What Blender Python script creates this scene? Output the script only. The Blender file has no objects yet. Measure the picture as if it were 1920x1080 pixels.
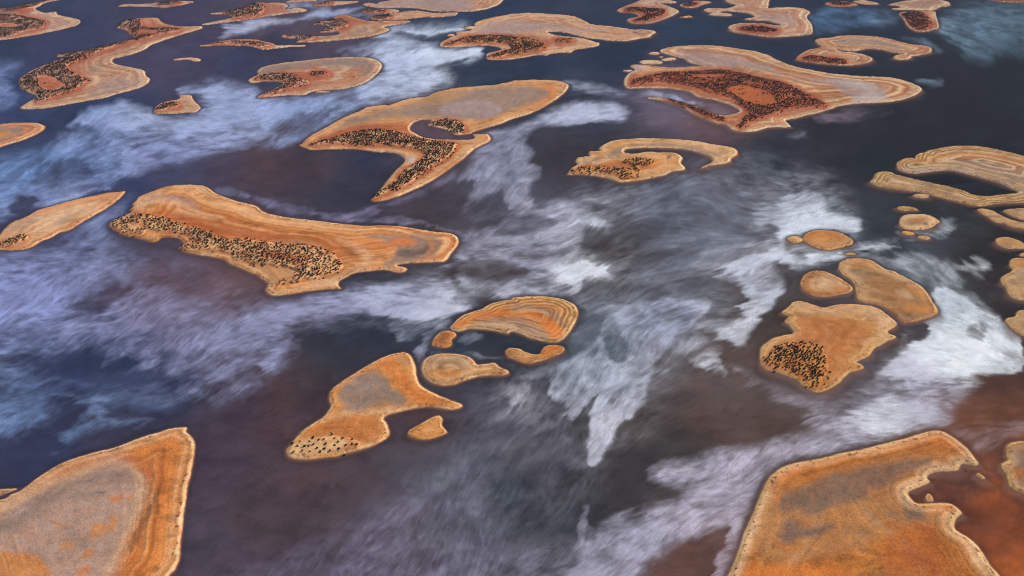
import bpy, math, random
import numpy as np
from mathutils import Vector

# ------------------------------------------------------------------ camera, light, exposure
SC = bpy.context.scene
COL = SC.collection
H = 450.0                      # flying height (m)
FPX = 1600.0                   # focal length in pixels of the 1920 px frame
PITCH = math.atan(940.0 / FPX)  # looking down
cam_d = bpy.data.cameras.new('camera')
cam_d.sensor_width = 36.0
cam_d.lens = 36.0 * FPX / 1920.0
cam_d.clip_start = 1.0
cam_d.clip_end = 60000.0
cam = bpy.data.objects.new('camera', cam_d)
COL.objects.link(cam)
cam.location = (0, 0, H)
cam.rotation_euler = (math.pi / 2 - PITCH, 0, 0)
SC.camera = cam

SUN_EL, SUN_AZ = math.radians(38), math.radians(68)   # azimuth clockwise from +Y (the view direction)
world = bpy.data.worlds.new('World')
SC.world = world
world.use_nodes = True
nt = world.node_tree
bg = nt.nodes['Background']
sky = nt.nodes.new('ShaderNodeTexSky')
sky.sky_type = 'NISHITA'
sky.sun_disc = False
sky.sun_elevation = SUN_EL
sky.sun_rotation = SUN_AZ
nt.links.new(sky.outputs[0], bg.inputs[0])
bg.inputs[1].default_value = 0.10
sun_d = bpy.data.lights.new('sun', 'SUN')
sun_d.energy = 3.4
sun_d.angle = math.radians(0.5)
sun_d.color = (1.0, 0.93, 0.82)
sun = bpy.data.objects.new('sun', sun_d)
COL.objects.link(sun)
sdir = Vector((math.sin(SUN_AZ) * math.cos(SUN_EL), math.cos(SUN_AZ) * math.cos(SUN_EL), math.sin(SUN_EL)))
sun.rotation_euler = sdir.to_track_quat('Z', 'Y').to_euler()
sun.location = (0, 0, 300)
SC.view_settings.view_transform = 'Standard'
SC.view_settings.look = 'None'
SC.view_settings.exposure = 0.0
SC.view_settings.gamma = 1.0
SC.render.filter_size = 1.1
try:
    SC.cycles.filter_width = 1.1
except AttributeError:
    pass
LIT = np.array((0.90, 0.92, 0.98))      # what a white horizontal surface receives here

# ------------------------------------------------------------------ helpers
SP, CP = math.sin(PITCH), math.cos(PITCH)


def ground(u, v):
    """pixel of the 1920x1080 survey frame -> point of the lake plane"""
    x = (np.asarray(u, float) - 960.0) / FPX
    y = -(np.asarray(v, float) - 540.0) / FPX
    t = H / (SP - y * CP)
    return x * t, (CP + y * SP) * t


def lin(c):
    c = np.asarray(c, float) / 255.0
    return np.where(c <= 0.04045, c / 12.92, ((c + 0.055) / 1.055) ** 2.4)


def _hash(ix, iy, seed):
    h = (ix.astype(np.int64) * 374761393 + iy.astype(np.int64) * 668265263 + seed * 974634777) & 0xffffffff
    h = ((h ^ (h >> 13)) * 1274126177) & 0xffffffff
    h = (h ^ (h >> 16)) & 0xffffffff
    return (h & 0xffffff).astype(np.float64) / 0xffffff


def vnoise(x, y, seed=0):
    ix, iy = np.floor(x), np.floor(y)
    fx, fy = x - ix, y - iy
    fx = fx * fx * fx * (fx * (fx * 6 - 15) + 10)
    fy = fy * fy * fy * (fy * (fy * 6 - 15) + 10)
    a, b = _hash(ix, iy, seed), _hash(ix + 1, iy, seed)
    c, d = _hash(ix, iy + 1, seed), _hash(ix + 1, iy + 1, seed)
    return (a * (1 - fx) + b * fx) * (1 - fy) + (c * (1 - fx) + d * fx) * fy


def fbm(x, y, seed=0, octs=4, gain=0.5):
    s, a, tot = 0.0, 1.0, 0.0
    for k in range(octs):
        c, n = math.cos(0.7 * k), math.sin(0.7 * k)
        s = s + a * (vnoise((x * c - y * n) * 2 ** k + 17.3 * k, (x * n + y * c) * 2 ** k - 9.1 * k, seed + k) - 0.5)
        tot += a
        a *= gain
    return s / tot * 2          # about -0.6 .. 0.6


def sstep(a, b, x):
    t = np.clip((x - a) / (b - a), 0, 1)
    return t * t * (3 - 2 * t)


def P(s):
    return [tuple(float(q) for q in w.split(',')) for w in s.split()]


def T(i, j, s):
    """points read on survey sheet (i, j): a 480x270 window enlarged four times"""
    return [(480 * i + x / 4.0, 270 * j + y / 4.0) for x, y in P(s)]


def spline(pts, n=4):
    p = np.array(pts, float)
    a, b, c, d = np.roll(p, 1, 0), p, np.roll(p, -1, 0), np.roll(p, -2, 0)
    out = []
    for k in range(n):
        t = k / n
        out.append(0.5 * (2 * b + (c - a) * t + (2 * a - 5 * b + 4 * c - d) * t * t + (3 * b - a - 3 * c + d) * t ** 3))
    return np.stack(out, 1).reshape(-1, 2)


def sdf(x, y, poly):
    """signed distance to a closed polygon, positive inside"""
    shp = np.shape(x)
    x, y = np.ravel(x), np.ravel(y)
    out = np.empty(x.size)
    p, q = poly, np.roll(poly, -1, 0)
    ex, ey = (q - p).T
    l2 = ex * ex + ey * ey + 1e-9
    step = max(1, 3000000 // len(p))
    for s in range(0, x.size, step):
        xx, yy = x[s:s + step, None], y[s:s + step, None]
        wx, wy = xx - p[:, 0], yy - p[:, 1]
        t = np.clip((wx * ex + wy * ey) / l2, 0, 1)
        d2 = ((wx - t * ex) ** 2 + (wy - t * ey) ** 2).min(1)
        c1 = (p[:, 1] > yy) != (q[:, 1] > yy)
        cross = ex * (yy - p[:, 1]) / np.where(ey == 0, 1e-12, ey) + p[:, 0] > xx
        ins = (c1 & cross).sum(1) % 2 == 1
        out[s:s + step] = np.sqrt(d2) * np.where(ins, 1, -1)
    return out.reshape(shp)


def patch(u, v, poly, feather, pad=None):
    """soft mask 0..1 of a polygon in survey pixels"""
    m = np.zeros(np.shape(u))
    pad = feather * 1.2 + 2 if pad is None else pad
    x0, y0 = poly.min(0) - pad
    x1, y1 = poly.max(0) + pad
    k = (u > x0) & (u < x1) & (v > y0) & (v < y1)
    if k.any():
        m[k] = sstep(-feather, feather, sdf(u[k], v[k], poly))
    return m


def idw(u, v, pts, vals, power=3.0, soft=40.0):
    pts, vals = np.array(pts, float), np.array(vals, float)
    shp = np.shape(u)
    u, v = np.ravel(u), np.ravel(v)
    num = np.zeros((u.size, vals.shape[1]))
    den = np.zeros(u.size)
    for (a, b), c in zip(pts, vals):
        w = 1.0 / ((u - a) ** 2 + ((v - b) * 1.3) ** 2 + soft * soft) ** (power / 2)
        num += w[:, None] * c
        den += w
    return (num / den[:, None]).reshape(shp + (vals.shape[1],))


def grid_mesh(name, co, quads, attrs=None, smooth=True):
    me = bpy.data.meshes.new(name)
    nv, nf = len(co), len(quads)
    me.vertices.add(nv)
    me.vertices.foreach_set('co', np.ascontiguousarray(co, dtype=np.float32).ravel())
    me.loops.add(nf * 4)
    me.loops.foreach_set('vertex_index', np.ascontiguousarray(quads, dtype=np.int32).ravel())
    me.polygons.add(nf)
    me.polygons.foreach_set('loop_start', np.arange(0, nf * 4, 4, dtype=np.int32))
    me.polygons.foreach_set('loop_total', np.full(nf, 4, dtype=np.int32))
    if smooth:
        me.polygons.foreach_set('use_smooth', np.ones(nf, dtype=bool))
    for an, val in (attrs or {}).items():
        if val.ndim == 2:
            at = me.attributes.new(an, 'FLOAT_COLOR', 'POINT')
            rgba = np.ones((nv, 4), dtype=np.float32)
            rgba[:, :3] = val
            at.data.foreach_set('color', rgba.ravel())
        else:
            at = me.attributes.new(an, 'FLOAT', 'POINT')
            at.data.foreach_set('value', val.astype(np.float32))
    me.update(calc_edges=True)
    return me


def tag(o, label=None, cat=None, group=None, kind=None):
    for k, val in (('label', label), ('category', cat), ('group', group), ('kind', kind)):
        if val:
            o[k] = val
    return o


def link(name, me, mat=None, parent=None):
    o = bpy.data.objects.new(name, me)
    COL.objects.link(o)
    if mat and not me.materials:
        me.materials.append(mat)
    if parent:
        o.parent = parent
    return o


# ------------------------------------------------------------------ materials
def material(name):
    m = bpy.data.materials.new(name)
    m.use_nodes = True
    t = m.node_tree
    return m, t, t.nodes['Principled BSDF']


def grain(t, scale, lo, hi, detail=4.0, coord=None, rough=0.6):
    n = t.nodes.new('ShaderNodeTexNoise')
    n.inputs['Scale'].default_value = scale
    n.inputs['Detail'].default_value = detail
    n.inputs['Roughness'].default_value = rough
    t.links.new(coord, n.inputs['Vector'])
    r = t.nodes.new('ShaderNodeMapRange')
    r.inputs[1].default_value, r.inputs[2].default_value = 0.25, 0.75
    r.inputs[3].default_value, r.inputs[4].default_value = lo, hi
    t.links.new(n.outputs['Fac'], r.inputs[0])
    return r.outputs[0], n.outputs['Fac']


def times(t, a, b):
    m = t.nodes.new('ShaderNodeMix')
    m.data_type, m.blend_type = 'RGBA', 'MULTIPLY'
    m.inputs['Factor'].default_value = 1.0
    t.links.new(a, m.inputs['A'])
    t.links.new(b, m.inputs['B'])
    return m.outputs['Result']


def attr(t, name):
    a = t.nodes.new('ShaderNodeAttribute')
    a.attribute_name = name
    return a


def make_sand():
    m, t, b = material('dune_sand')
    pos = t.nodes.new('ShaderNodeNewGeometry').outputs['Position']
    g1, f1 = grain(t, 0.8, 0.85, 1.15, 3, pos)
    g2, f2 = grain(t, 0.12, 0.86, 1.14, 5, pos)
    c = times(t, times(t, attr(t, 'tint').outputs['Color'], g1), g2)
    t.links.new(c, b.inputs['Base Color'])
    b.inputs['Roughness'].default_value = 0.95
    b.inputs['Specular IOR Level'].default_value = 0.1
    bp = t.nodes.new('ShaderNodeBump')
    bp.inputs['Strength'].default_value = 0.5
    bp.inputs['Distance'].default_value = 0.35
    t.links.new(f1, bp.inputs['Height'])
    t.links.new(bp.outputs[0], b.inputs['Normal'])
    return m


def make_lake():
    m, t, b = material('brine_and_salt')
    pos = t.nodes.new('ShaderNodeNewGeometry').outputs['Position']
    g1, f1 = grain(t, 0.7, 0.90, 1.10, 3, pos)
    g2, f2 = grain(t, 0.06, 0.90, 1.10, 5, pos)
    c = times(t, times(t, attr(t, 'tint').outputs['Color'], g1), g2)
    t.links.new(c, b.inputs['Base Color'])
    s = attr(t, 'salt').outputs['Fac']
    r = t.nodes.new('ShaderNodeMapRange')
    r.inputs[3].default_value, r.inputs[4].default_value = 0.6, 0.95
    t.links.new(s, r.inputs[0])
    t.links.new(r.outputs[0], b.inputs['Roughness'])
    b.inputs['Specular IOR Level'].default_value = 0.015
    bp = t.nodes.new('ShaderNodeBump')
    bp.inputs['Strength'].default_value = 0.25
    bp.inputs['Distance'].default_value = 0.1
    t.links.new(f1, bp.inputs['Height'])
    t.links.new(bp.outputs[0], b.inputs['Normal'])
    return m


def make_leaf():
    m, t, b = material('saltbush_leaf')
    pos = t.nodes.new('ShaderNodeNewGeometry').outputs['Position']
    n = t.nodes.new('ShaderNodeTexNoise')
    n.inputs['Scale'].default_value = 0.45
    n.inputs['Detail'].default_value = 2
    t.links.new(pos, n.inputs['Vector'])
    r = t.nodes.new('ShaderNodeValToRGB')
    r.color_ramp.elements[0].position, r.color_ramp.elements[1].position = 0.3, 0.72
    r.color_ramp.elements[0].color = (0.012, 0.016, 0.016, 1)
    r.color_ramp.elements[1].color = (0.032, 0.038, 0.032, 1)
    t.links.new(n.outputs['Fac'], r.inputs[0])
    t.links.new(r.outputs[0], b.inputs['Base Color'])
    b.inputs['Roughness'].default_value = 0.8
    b.inputs['Specular IOR Level'].default_value = 0.1
    return m


SAND, LAKE, LEAF = make_sand(), make_lake(), make_leaf()
# ------------------------------------------------------------------ survey of the islands
# colours as seen in daylight: GREY clay pan, LILAC damp clay, RED iron sand, OCH ochre, ORG orange, PALE, DARK
CC = dict(GREY=(136, 118, 110), LILAC=(158, 138, 138), RED=(158, 80, 50), OCH=(198, 128, 66), ORG=(206, 118, 56),
          PALE=(206, 172, 140), DARK=(96, 86, 86), BRN=(122, 82, 62), CREAM=(222, 190, 146), RUST=(168, 90, 44),
          WHITE=(186, 172, 172), TAN=(172, 132, 96), POND=(52, 54, 66), MOIST=(112, 82, 88), MAUVE=(166, 140, 130))
ISL = []


def island(label, base, outline, veg=(), hole=(), paint=(), band=1.0, red=1.0, sp=2.6):
    ISL.append(dict(label=label, base=base, out=outline, veg=list(veg), hole=list(hole), paint=list(paint),
                    band=band, red=red, sp=sp))


FAR = (176, 142, 128)
FAR2 = (182, 144, 120)
# --- far left
island('broad pinkish island in the far left corner, thick with dark scrub', FAR,
  T(0,0,'-300,66 0,62 150,38 300,14 420,-6 520,-24 560,-20 450,0 340,22 300,45 262,68 335,95 420,90 435,112 520,132 600,152 585,185 500,212 400,235 250,265 120,285 0,300 -200,320 -340,300'),
  veg=[T(0,0,'-300,120 0,115 120,120 210,140 330,165 350,185 300,215 200,235 120,260 0,290 -300,300'), T(0,0,'-300,80 0,70 200,25 320,18 240,60 100,85 0,100 -300,110')],
  hole=[T(0,0,'0,185 100,190 170,200 100,215 0,215')],
  paint=[('RED',.7,4,T(0,0,'120,75 210,78 200,95 130,95')), ('GREY',.5,4,T(0,0,'-200,70 0,70 100,60 100,110 -200,115')), ('RED',.6,4,T(0,0,'20,185 100,190 170,200 100,215 20,215'))])
island('long S-shaped island with a scrub strip along its left flank', FAR2,
  T(0,0,'905,160 960,148 1040,140 1100,135 1180,135 1210,165 1260,185 1330,198 1430,200 1500,197 1522,208 1500,220 1450,235 1380,255 1250,295 1130,340 1090,370 1000,405 900,430 850,445 850,470 900,490 1000,510 1080,530 1095,570 1125,590 1120,615 1080,645 1000,675 880,705 760,740 600,765 450,795 320,815 200,820 150,812 165,795 230,755 270,735 265,715 200,685 150,650 145,605 160,580 230,535 320,495 400,465 470,440 485,430 430,422 440,410 520,400 640,375 760,350 860,325 950,300 1000,285 1005,270 970,255 940,225 890,215 880,205 905,180'),
  veg=[T(0,0,'905,165 1000,150 1040,155 1070,205 1130,220 1240,220 1340,225 1330,240 1200,260 1080,295 960,320 830,360 700,410 600,460 510,490 540,550 640,600 650,620 580,665 480,710 360,745 290,775 270,750 300,720 250,690 170,660 155,610 180,580 280,530 400,480 470,450 500,430 460,410 620,385 770,350 900,325 990,295 1010,270 980,250 960,215 900,210')],
  hole=[T(0,0,'300,580 400,590 480,640 500,660 420,690 330,680 290,640'), T(0,0,'1030,235 1180,242 1150,268 1050,262')],
  paint=[('RED',.75,6,T(0,0,'300,580 400,590 480,640 500,660 420,690 330,680 290,640')), ('RED',.6,4,T(0,0,'1030,235 1180,242 1150,268 1050,262')),
         ('RED',.55,8,T(0,0,'1060,140 1160,145 1200,190 1330,215 1200,225 1100,205')), ('LILAC',.7,10,T(0,0,'750,640 860,600 980,600 1060,620 950,660 800,700 650,730 700,680')),
         ('GREY',.6,8,T(0,0,'640,520 720,500 760,530 680,550')), ('RED',.45,10,T(0,0,'520,490 700,420 900,350 960,350 800,420 660,480 640,560 700,620 620,680 420,770 500,720 650,640 640,590 560,550'))])
island('small boot-shaped tan islet with a pinch of dark bushes, amid pale salt', FAR2,
  T(0,0,'1345,718 1380,714 1430,716 1445,740 1465,770 1495,795 1505,815 1470,840 1400,848 1300,853 1200,852 1155,848 1165,810 1200,780 1260,760 1320,752 1355,735'),
  veg=[T(0,0,'1180,820 1220,785 1310,778 1345,800 1290,815 1200,832')])
island('orange crescent cut by the left edge of the frame, banded grey inside', (192, 130, 96),
  T(0,0,'-300,960 0,932 120,922 230,920 300,930 340,950 320,980 250,1020 160,1055 60,1085 0,1105 -200,1160 -320,1120'),
  paint=[('GREY',.85,5,T(0,0,'-280,985 0,965 110,955 180,970 150,1010 60,1040 -50,1085 -280,1100')), ('OCH',.8,4,T(0,0,'-200,1010 0,1000 60,995 100,1005 40,1030 -40,1060 -200,1080'))])
island('sliver of an island at the upper edge with a dark scrub knot', FAR,
  T(0,0,'897,42 960,32 1100,30 1200,18 1280,10 1400,10 1452,17 1400,30 1320,45 1230,60 1150,50 1000,48 900,50'),
  veg=[T(0,0,'1200,25 1330,18 1340,30 1240,50 1190,42')])
island('far reddish island with a pale scrub-backed fork at its left end', FAR,
  T(0,0,'1580,100 1640,95 1760,75 1840,45 1920,25')+T(1,0,'0,18 80,22 190,22 240,45 215,65 260,70 300,55 380,75 350,90 250,100 120,120 0,138')+T(0,0,'1800,155 1650,175 1540,187 1515,182 1600,165 1740,135 1730,122 1680,108 1600,108'),
  veg=[T(0,0,'1680,100 1800,65 1920,30')+T(1,0,'0,40 50,50 60,80 0,115')+T(0,0,'1900,130 1760,130 1740,120')], paint=[('RED',.6,5,T(1,0,'20,30 180,30 220,60 240,90 100,110 50,110 80,70'))])
island('thin bow-shaped sandbar with a dark scrub crest', FAR2,
  T(0,0,'1500,342 1560,335 1620,318 1720,300 1840,295 1920,300')+T(1,0,'50,310 120,325 160,340 250,340 380,342 340,350 250,352 160,362 60,372 20,365 0,355')+T(0,0,'1820,342 1650,342 1520,350'),
  veg=[T(0,0,'1600,330 1750,318 1920,322')+T(1,0,'60,335 110,342 50,355 0,345')+T(0,0,'1850,335 1700,335')])
island('tiny pale wriggling sandbar alone on purple water', (204, 164, 144),
  T(0,0,'1300,445 1350,438 1400,433 1470,435 1507,450 1490,460 1450,460 1420,448 1380,448 1320,455'), band=.3)
island('hook-tailed red island holding a scrub bird shape, far upper left', FAR2,
  T(1,0,'428,182 480,160 560,148 600,125 650,112 700,118 760,140 860,160 960,162 1100,155 1160,162 1120,178 1040,188 1000,195 960,205 1000,220 975,240 880,270 780,285 650,300 500,312 320,318 310,310 330,295 260,290 205,280 200,265 290,262 400,268 500,272 590,265 630,250 600,240 520,245 480,240 540,205 530,190 470,185'),
  veg=[T(1,0,'440,180 520,155 640,150 690,185 650,215 550,235 490,238 550,205 540,190'), T(1,0,'210,268 320,275 440,270 450,285 370,305 290,290')],
  paint=[('GREY',.7,5,T(1,0,'690,255 800,215 830,235 800,260 720,275')), ('RED',.6,8,T(1,0,'620,120 720,125 860,165 800,190 680,230 560,245 680,200 660,150'))])
island('wide lilac-centred island touching the upper edge of the frame', FAR2,
  T(1,0,'800,35 840,20 900,30 930,15 1000,5 1100,-15 1400,-50 1700,-45 1845,-10 1840,15 1800,45 1700,75 1600,88 1500,85 1350,85 1250,70 1150,60 1050,60 900,58 830,45'),
  paint=[('LILAC',.85,5,T(1,0,'880,30 1000,15 1200,0 1500,-10 1630,40 1580,75 1400,80 1250,65 1100,50 950,48'))])
island('flat pinkish spit with a scrub tuft at its left tip, below the lilac island', FAR2,
  T(1,0,'1010,100 1100,90 1200,80 1350,98 1500,92 1512,100 1480,120 1350,130 1250,130 1100,148 1000,155 900,150 862,140 880,125 950,115 1010,115'),
  veg=[T(1,0,'880,130 950,115 1015,125 1000,140 920,148')])
island('lens-shaped red islet with dark scrub, above the flat pinkish spit', FAR,
  T(1,0,'795,90 840,75 920,68 1000,68 1070,78 1060,90 1000,98 920,102 830,102'), veg=[T(1,0,'820,92 900,78 970,82 960,95 860,98')])
island('low orange islet beside the white salt channel at the upper edge', FAR,
  T(1,0,'440,48 450,30 520,12 600,10 700,10 770,8 750,20 650,35 550,45 480,50'), veg=[T(1,0,'460,38 520,18 570,25 540,40')])
island('orange fleck of sand cut by the upper edge of the frame', FAR, T(1,0,'220,18 300,-5 450,-8 440,8 340,14'), band=.3)
island('comma-shaped island with grey rim pan and scrub crescent in the salt', FAR2,
  T(1,0,'-60,602 -30,582 15,560 10,530 60,500 160,478 300,462 440,445 600,432 750,430 850,435 920,460 945,490 935,525 900,560 870,590 800,630 700,660 600,675 500,680 420,690 360,715 250,715 130,725 20,735 30,715 80,690 130,668 195,640 190,622 140,610 60,612 0,622 -40,622'),
  veg=[T(1,0,'0,600 60,575 170,560 280,575 330,600 400,620 360,645 270,665 180,690 60,725 110,690 200,650 200,620 140,603'), T(1,0,'405,560 460,545 540,560 500,575 430,572')],
  paint=[('GREY',.9,5,T(1,0,'40,520 160,490 350,470 550,445 700,440 820,450 880,490 870,530 830,560 790,560 820,530 760,515 600,500 450,505 250,530 100,560 30,550')),
         ('RED',.55,8,T(1,0,'120,550 280,530 440,520 560,540 580,580 500,610 420,640 330,680 400,620 300,570'))])
island('pale sand fleck off the underside of the comma-shaped island', (200, 160, 130), T(1,0,'450,690 500,684 560,688 500,697 455,697'), band=.2)
# --- middle of the frame
island('large winged central island with lilac plain, pond and long scrub tail', (200, 142, 92),
  T(1,0,'345,1080 380,1040 440,1000 520,960 600,910 680,870 760,840 850,800 950,790 1000,790 1080,760 1180,735 1280,725 1330,700 1420,675 1550,655 1700,645 1800,635 1920,612')+
  T(2,0,'0,608 130,600 260,600 360,610 425,635 420,665 380,710 310,760 220,815 130,855 0,895')+
  T(1,0,'1850,925 1720,965 1640,990 1600,1005 1550,1012 1490,1010 1450,985 1380,960 1300,945 1290,935 1310,905 1250,900 1200,915 1165,940 1160,975 1200,1005 1260,1030 1350,1045 1450,1048 1550,1050 1620,1045 1640,1030 1630,1010 1680,1005 1740,1010 1765,1040 1740,1070')+
  T(1,1,'1640,40 1560,110 1450,190 1350,260 1250,315 1150,360 1050,400 950,428 890,432 865,420 880,395 930,345 980,280 1030,220 1080,170 1115,135 1110,105 1060,75 1000,65 900,60 800,45 700,38 560,40 430,45 370,30 325,10'),
  veg=[T(1,0,'480,1075 600,1040 750,1000 900,980 1000,990 1080,1010 1150,1030 1300,1060 1450,1080')+T(1,1,'1500,20 1490,50 1430,110 1350,160 1250,230 1150,300 1050,350 950,390 885,420 900,390 1000,330 1060,290 1090,230 1180,170 1270,110 1280,80 1200,40 1060,20 900,10 800,20 700,10 600,-5 480,10 400,20'),
       T(1,0,'1300,940 1380,915 1460,910 1540,935 1565,980 1540,1005 1490,1005 1440,970 1380,950')],
  paint=[('GREY',.85,6,T(1,0,'560,990 700,900 900,840 1100,800 1300,745 1450,705 1700,665 1920,650')+T(2,0,'0,650 150,655 270,690 290,730 230,755 100,790 0,830')+T(1,0,'1850,860 1700,900 1500,890 1200,890 1000,880 800,930 650,960')),
         ('TAN',.7,6,T(1,0,'700,960 820,910 1000,870 1200,870 1300,890 1200,905 1000,900 850,930')),
         ('LILAC',.9,4,T(1,0,'1380,810 1500,770 1700,760 1830,800 1820,850 1700,890 1500,880 1400,860')),('TAN',.8,5,T(1,0,'1350,700 1500,690 1600,690 1480,760 1300,790 1200,790')),
         ('ORG',.55,5,T(2,0,'230,640 330,680 320,740 230,800 120,840 240,760 290,720')),('RED',.8,5,T(1,0,'480,1045 700,955 900,935 1120,935 1150,960 1160,1000 1080,985 900,965 700,1000 520,1060')),
         ('WHITE',.7,3,T(1,1,'900,60 1050,70 1130,95 1200,95 1190,130 1130,150 1110,110 1040,80'))], sp=2.5)
island('fish-like island in dark blue water, grey back and scalloped lower shore', (188, 142, 112),
  T(1,0,'1378,342 1390,320 1440,290 1480,275 1510,262 1500,245 1530,235 1600,232 1640,200 1640,180 1680,155 1780,130 1880,112 1920,105')+
  T(2,0,'80,100 200,100 400,115 470,125 540,155 600,185 700,195 830,210 900,222 1000,222 1060,232 1080,245 1050,262 1030,280 960,290 860,308 780,308 700,302 640,292 560,285 480,265 400,245 300,238 270,245 330,265 420,275 500,285 560,295 620,315 655,322 640,345 560,360 470,375 440,395 380,395 280,405 260,415 180,415 100,430 0,445')+
  T(1,0,'1850,448 1760,450 1730,440 1728,420 1740,400 1800,385 1840,370 1830,358 1760,345 1660,345 1560,352 1460,355 1395,352'),
  veg=[T(1,0,'1410,340 1540,300 1650,280 1800,275 1920,285')+T(2,0,'0,285 100,295 200,320 245,350 200,375 100,395 0,415')+T(1,0,'1880,420 1780,440 1760,425 1840,400 1900,385 1920,360 1900,335 1800,325 1650,320 1520,325 1430,345'),
       T(2,0,'325,310 380,298 450,300 440,318 370,325')],
  paint=[('LILAC',.8,6,T(1,0,'1640,230 1750,180 1920,160')+T(2,0,'0,150 150,165 350,190 450,215 550,220 700,230 500,245 300,225 150,240 0,255')+T(1,0,'1700,255')),
         ('RED',.6,5,T(1,0,'1500,280 1700,262 1920,262')+T(2,0,'100,275 300,290 480,300 300,340 240,380 100,420 200,380 240,340 150,300 0,280')), ('DARK',.9,1.2,T(2,0,'910,240 960,258 940,262 905,246'))])
island('hatchet-shaped far island with pale fringe and black scrub arch', FAR,
  T(2,0,'790,75 840,50 900,28 960,5 1010,-10 1100,-10 1228,12 1200,25 1110,25 1160,42 1220,68 1250,88 1210,115 1140,145 1060,170 980,180 910,178 865,155 880,140 930,128 950,115 900,98 830,95 800,88'),
  veg=[T(2,0,'840,82 880,65 1000,68 1110,75 1150,95 1120,120 1040,150 950,168 915,160 990,130 1010,110 960,95 860,92')], paint=[('RED',.5,4,T(2,0,'870,92 960,98 1000,120 940,140 980,112'))])
island('small far islet with dark core and pale right wing', FAR, T(2,0,'1262,38 1290,25 1350,18 1370,8 1470,10 1490,20 1430,35 1380,55 1320,60 1280,50'), veg=[T(2,0,'1290,38 1340,25 1390,35 1350,52 1300,48')])
island('glowing orange speck of sand between far dark-water islands', (206, 140, 84), T(2,0,'1260,130 1300,122 1340,118 1345,128 1300,132'), band=.2)
island('ragged far island of pale lobes around narrow inlets', FAR2,
  T(2,0,'1440,78 1460,65 1540,60 1600,65 1640,55 1680,40 1620,20 1600,-10 1700,-30 1910,-30 1925,30')+T(3,0,'0,60 60,58 150,55 250,62 300,80 315,95 290,130 330,190 330,250 270,265 150,275 30,280')+
  T(2,0,'1920,280 1800,262 1680,245 1632,228 1625,200 1680,180 1760,172 1850,176 1920,183')+T(3,0,'60,192 100,185 40,168')+T(2,0,'1920,158 1850,155 1760,150 1750,140 1820,128 1780,105 1700,90 1600,85 1560,95 1640,105 1645,115 1600,122 1500,115 1480,105 1530,95 1480,95'),
  veg=[T(2,0,'1710,222 1780,205 1880,205 1920,215')+T(3,0,'60,230 70,240 0,250')+T(2,0,'1850,250 1750,238')], paint=[('LILAC',.6,6,T(3,0,'-60,110 60,110 200,130 180,200 60,170 -50,140'))])
island('great scrub-maned island with terraced pale tail and purple inlet', (182, 132, 96),
  T(2,0,'1110,385 1140,365 1220,350 1350,342 1480,342 1600,352 1720,370 1820,385 1920,415')+
  T(3,0,'60,445 130,475 220,505 320,525 420,545 520,558 640,568 780,575 900,580 1000,598 1080,625 1140,655 1155,675 1130,700 1080,725 980,755 860,770 740,775 640,782 540,795 480,815 400,840 300,865 200,890 130,905 160,935 170,955 100,955 0,960')+
  T(2,0,'1820,985 1740,990 1680,985 1640,965 1600,935 1530,925 1440,890 1360,855 1290,815 1220,785 1140,760 1060,745 1015,735 1060,728 1140,735 1220,755 1300,775 1380,800 1450,830 1520,855 1580,868 1640,862 1690,845 1705,830 1670,805 1600,775 1500,745 1420,735 1370,715 1330,690 1260,675 1150,665 1000,662 880,665 850,650 838,610 850,580 880,550 920,525 890,500 900,488 980,488 1060,495 1140,505 1250,505 1350,500 1440,500 1400,490 1330,470 1290,440 1220,425 1150,405'),
  veg=[T(2,0,'890,635 960,595 1100,565 1300,550 1500,535 1650,545 1800,580 1920,610')+T(3,0,'100,630 200,670 300,730 420,790 400,805 330,805 200,815 90,845 0,875')+T(2,0,'1850,900 1760,940 1700,970 1740,900 1780,850 1700,780 1620,725 1500,700 1380,660 1250,635 1100,620 950,635'),
       T(2,0,'1150,750 1230,760 1330,790 1420,825 1500,860 1580,895 1580,915 1500,895 1420,865 1340,825 1250,790')],
  hole=[T(2,0,'1620,690 1660,660 1740,655 1850,680 1920,700')+T(3,0,'50,760 60,790 0,800')+T(2,0,'1900,810 1800,790 1720,760'), T(2,0,'1300,580 1500,570 1600,580 1500,590')],
  paint=[('LILAC',.75,6,T(2,0,'1220,400 1350,385 1500,400 1650,425 1800,470 1920,490')+T(3,0,'100,560 250,590 400,600 600,610 800,640 880,680 860,740 700,760 600,720 500,650 350,620 150,575 0,540')+T(2,0,'1800,520 1600,510 1400,490 1300,450')),
         ('WHITE',.7,5,T(3,0,'440,600 600,600 760,640 820,660 760,680 600,640')),('WHITE',.6,5,T(3,0,'640,740 760,700 860,720 900,750 740,772 640,775')),
         ('RUST',.8,5,T(2,0,'1620,690 1660,660 1740,655 1850,680 1920,700')+T(3,0,'50,760 60,790 0,800')+T(2,0,'1900,810 1800,790 1720,760')),
         ('RED',.7,6,T(2,0,'880,610 1000,575 1200,540 1500,515 1700,530 1920,570')+T(3,0,'120,610 300,690 460,780 420,800 300,740 150,660 0,620')+T(2,0,'1700,560 1500,545 1200,565 950,605')),
         ('RED',.65,6,T(2,0,'870,620 1000,640 1250,640 1400,670 1600,730 1740,810 1760,880 1700,940 1620,920 1720,830 1650,780 1500,735 1350,690 1200,660 900,655')),
         ('WHITE',.6,4,T(2,0,'900,495 1000,500 980,530 900,560 870,590 900,540'))], band=1.5, sp=2.7)
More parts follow.
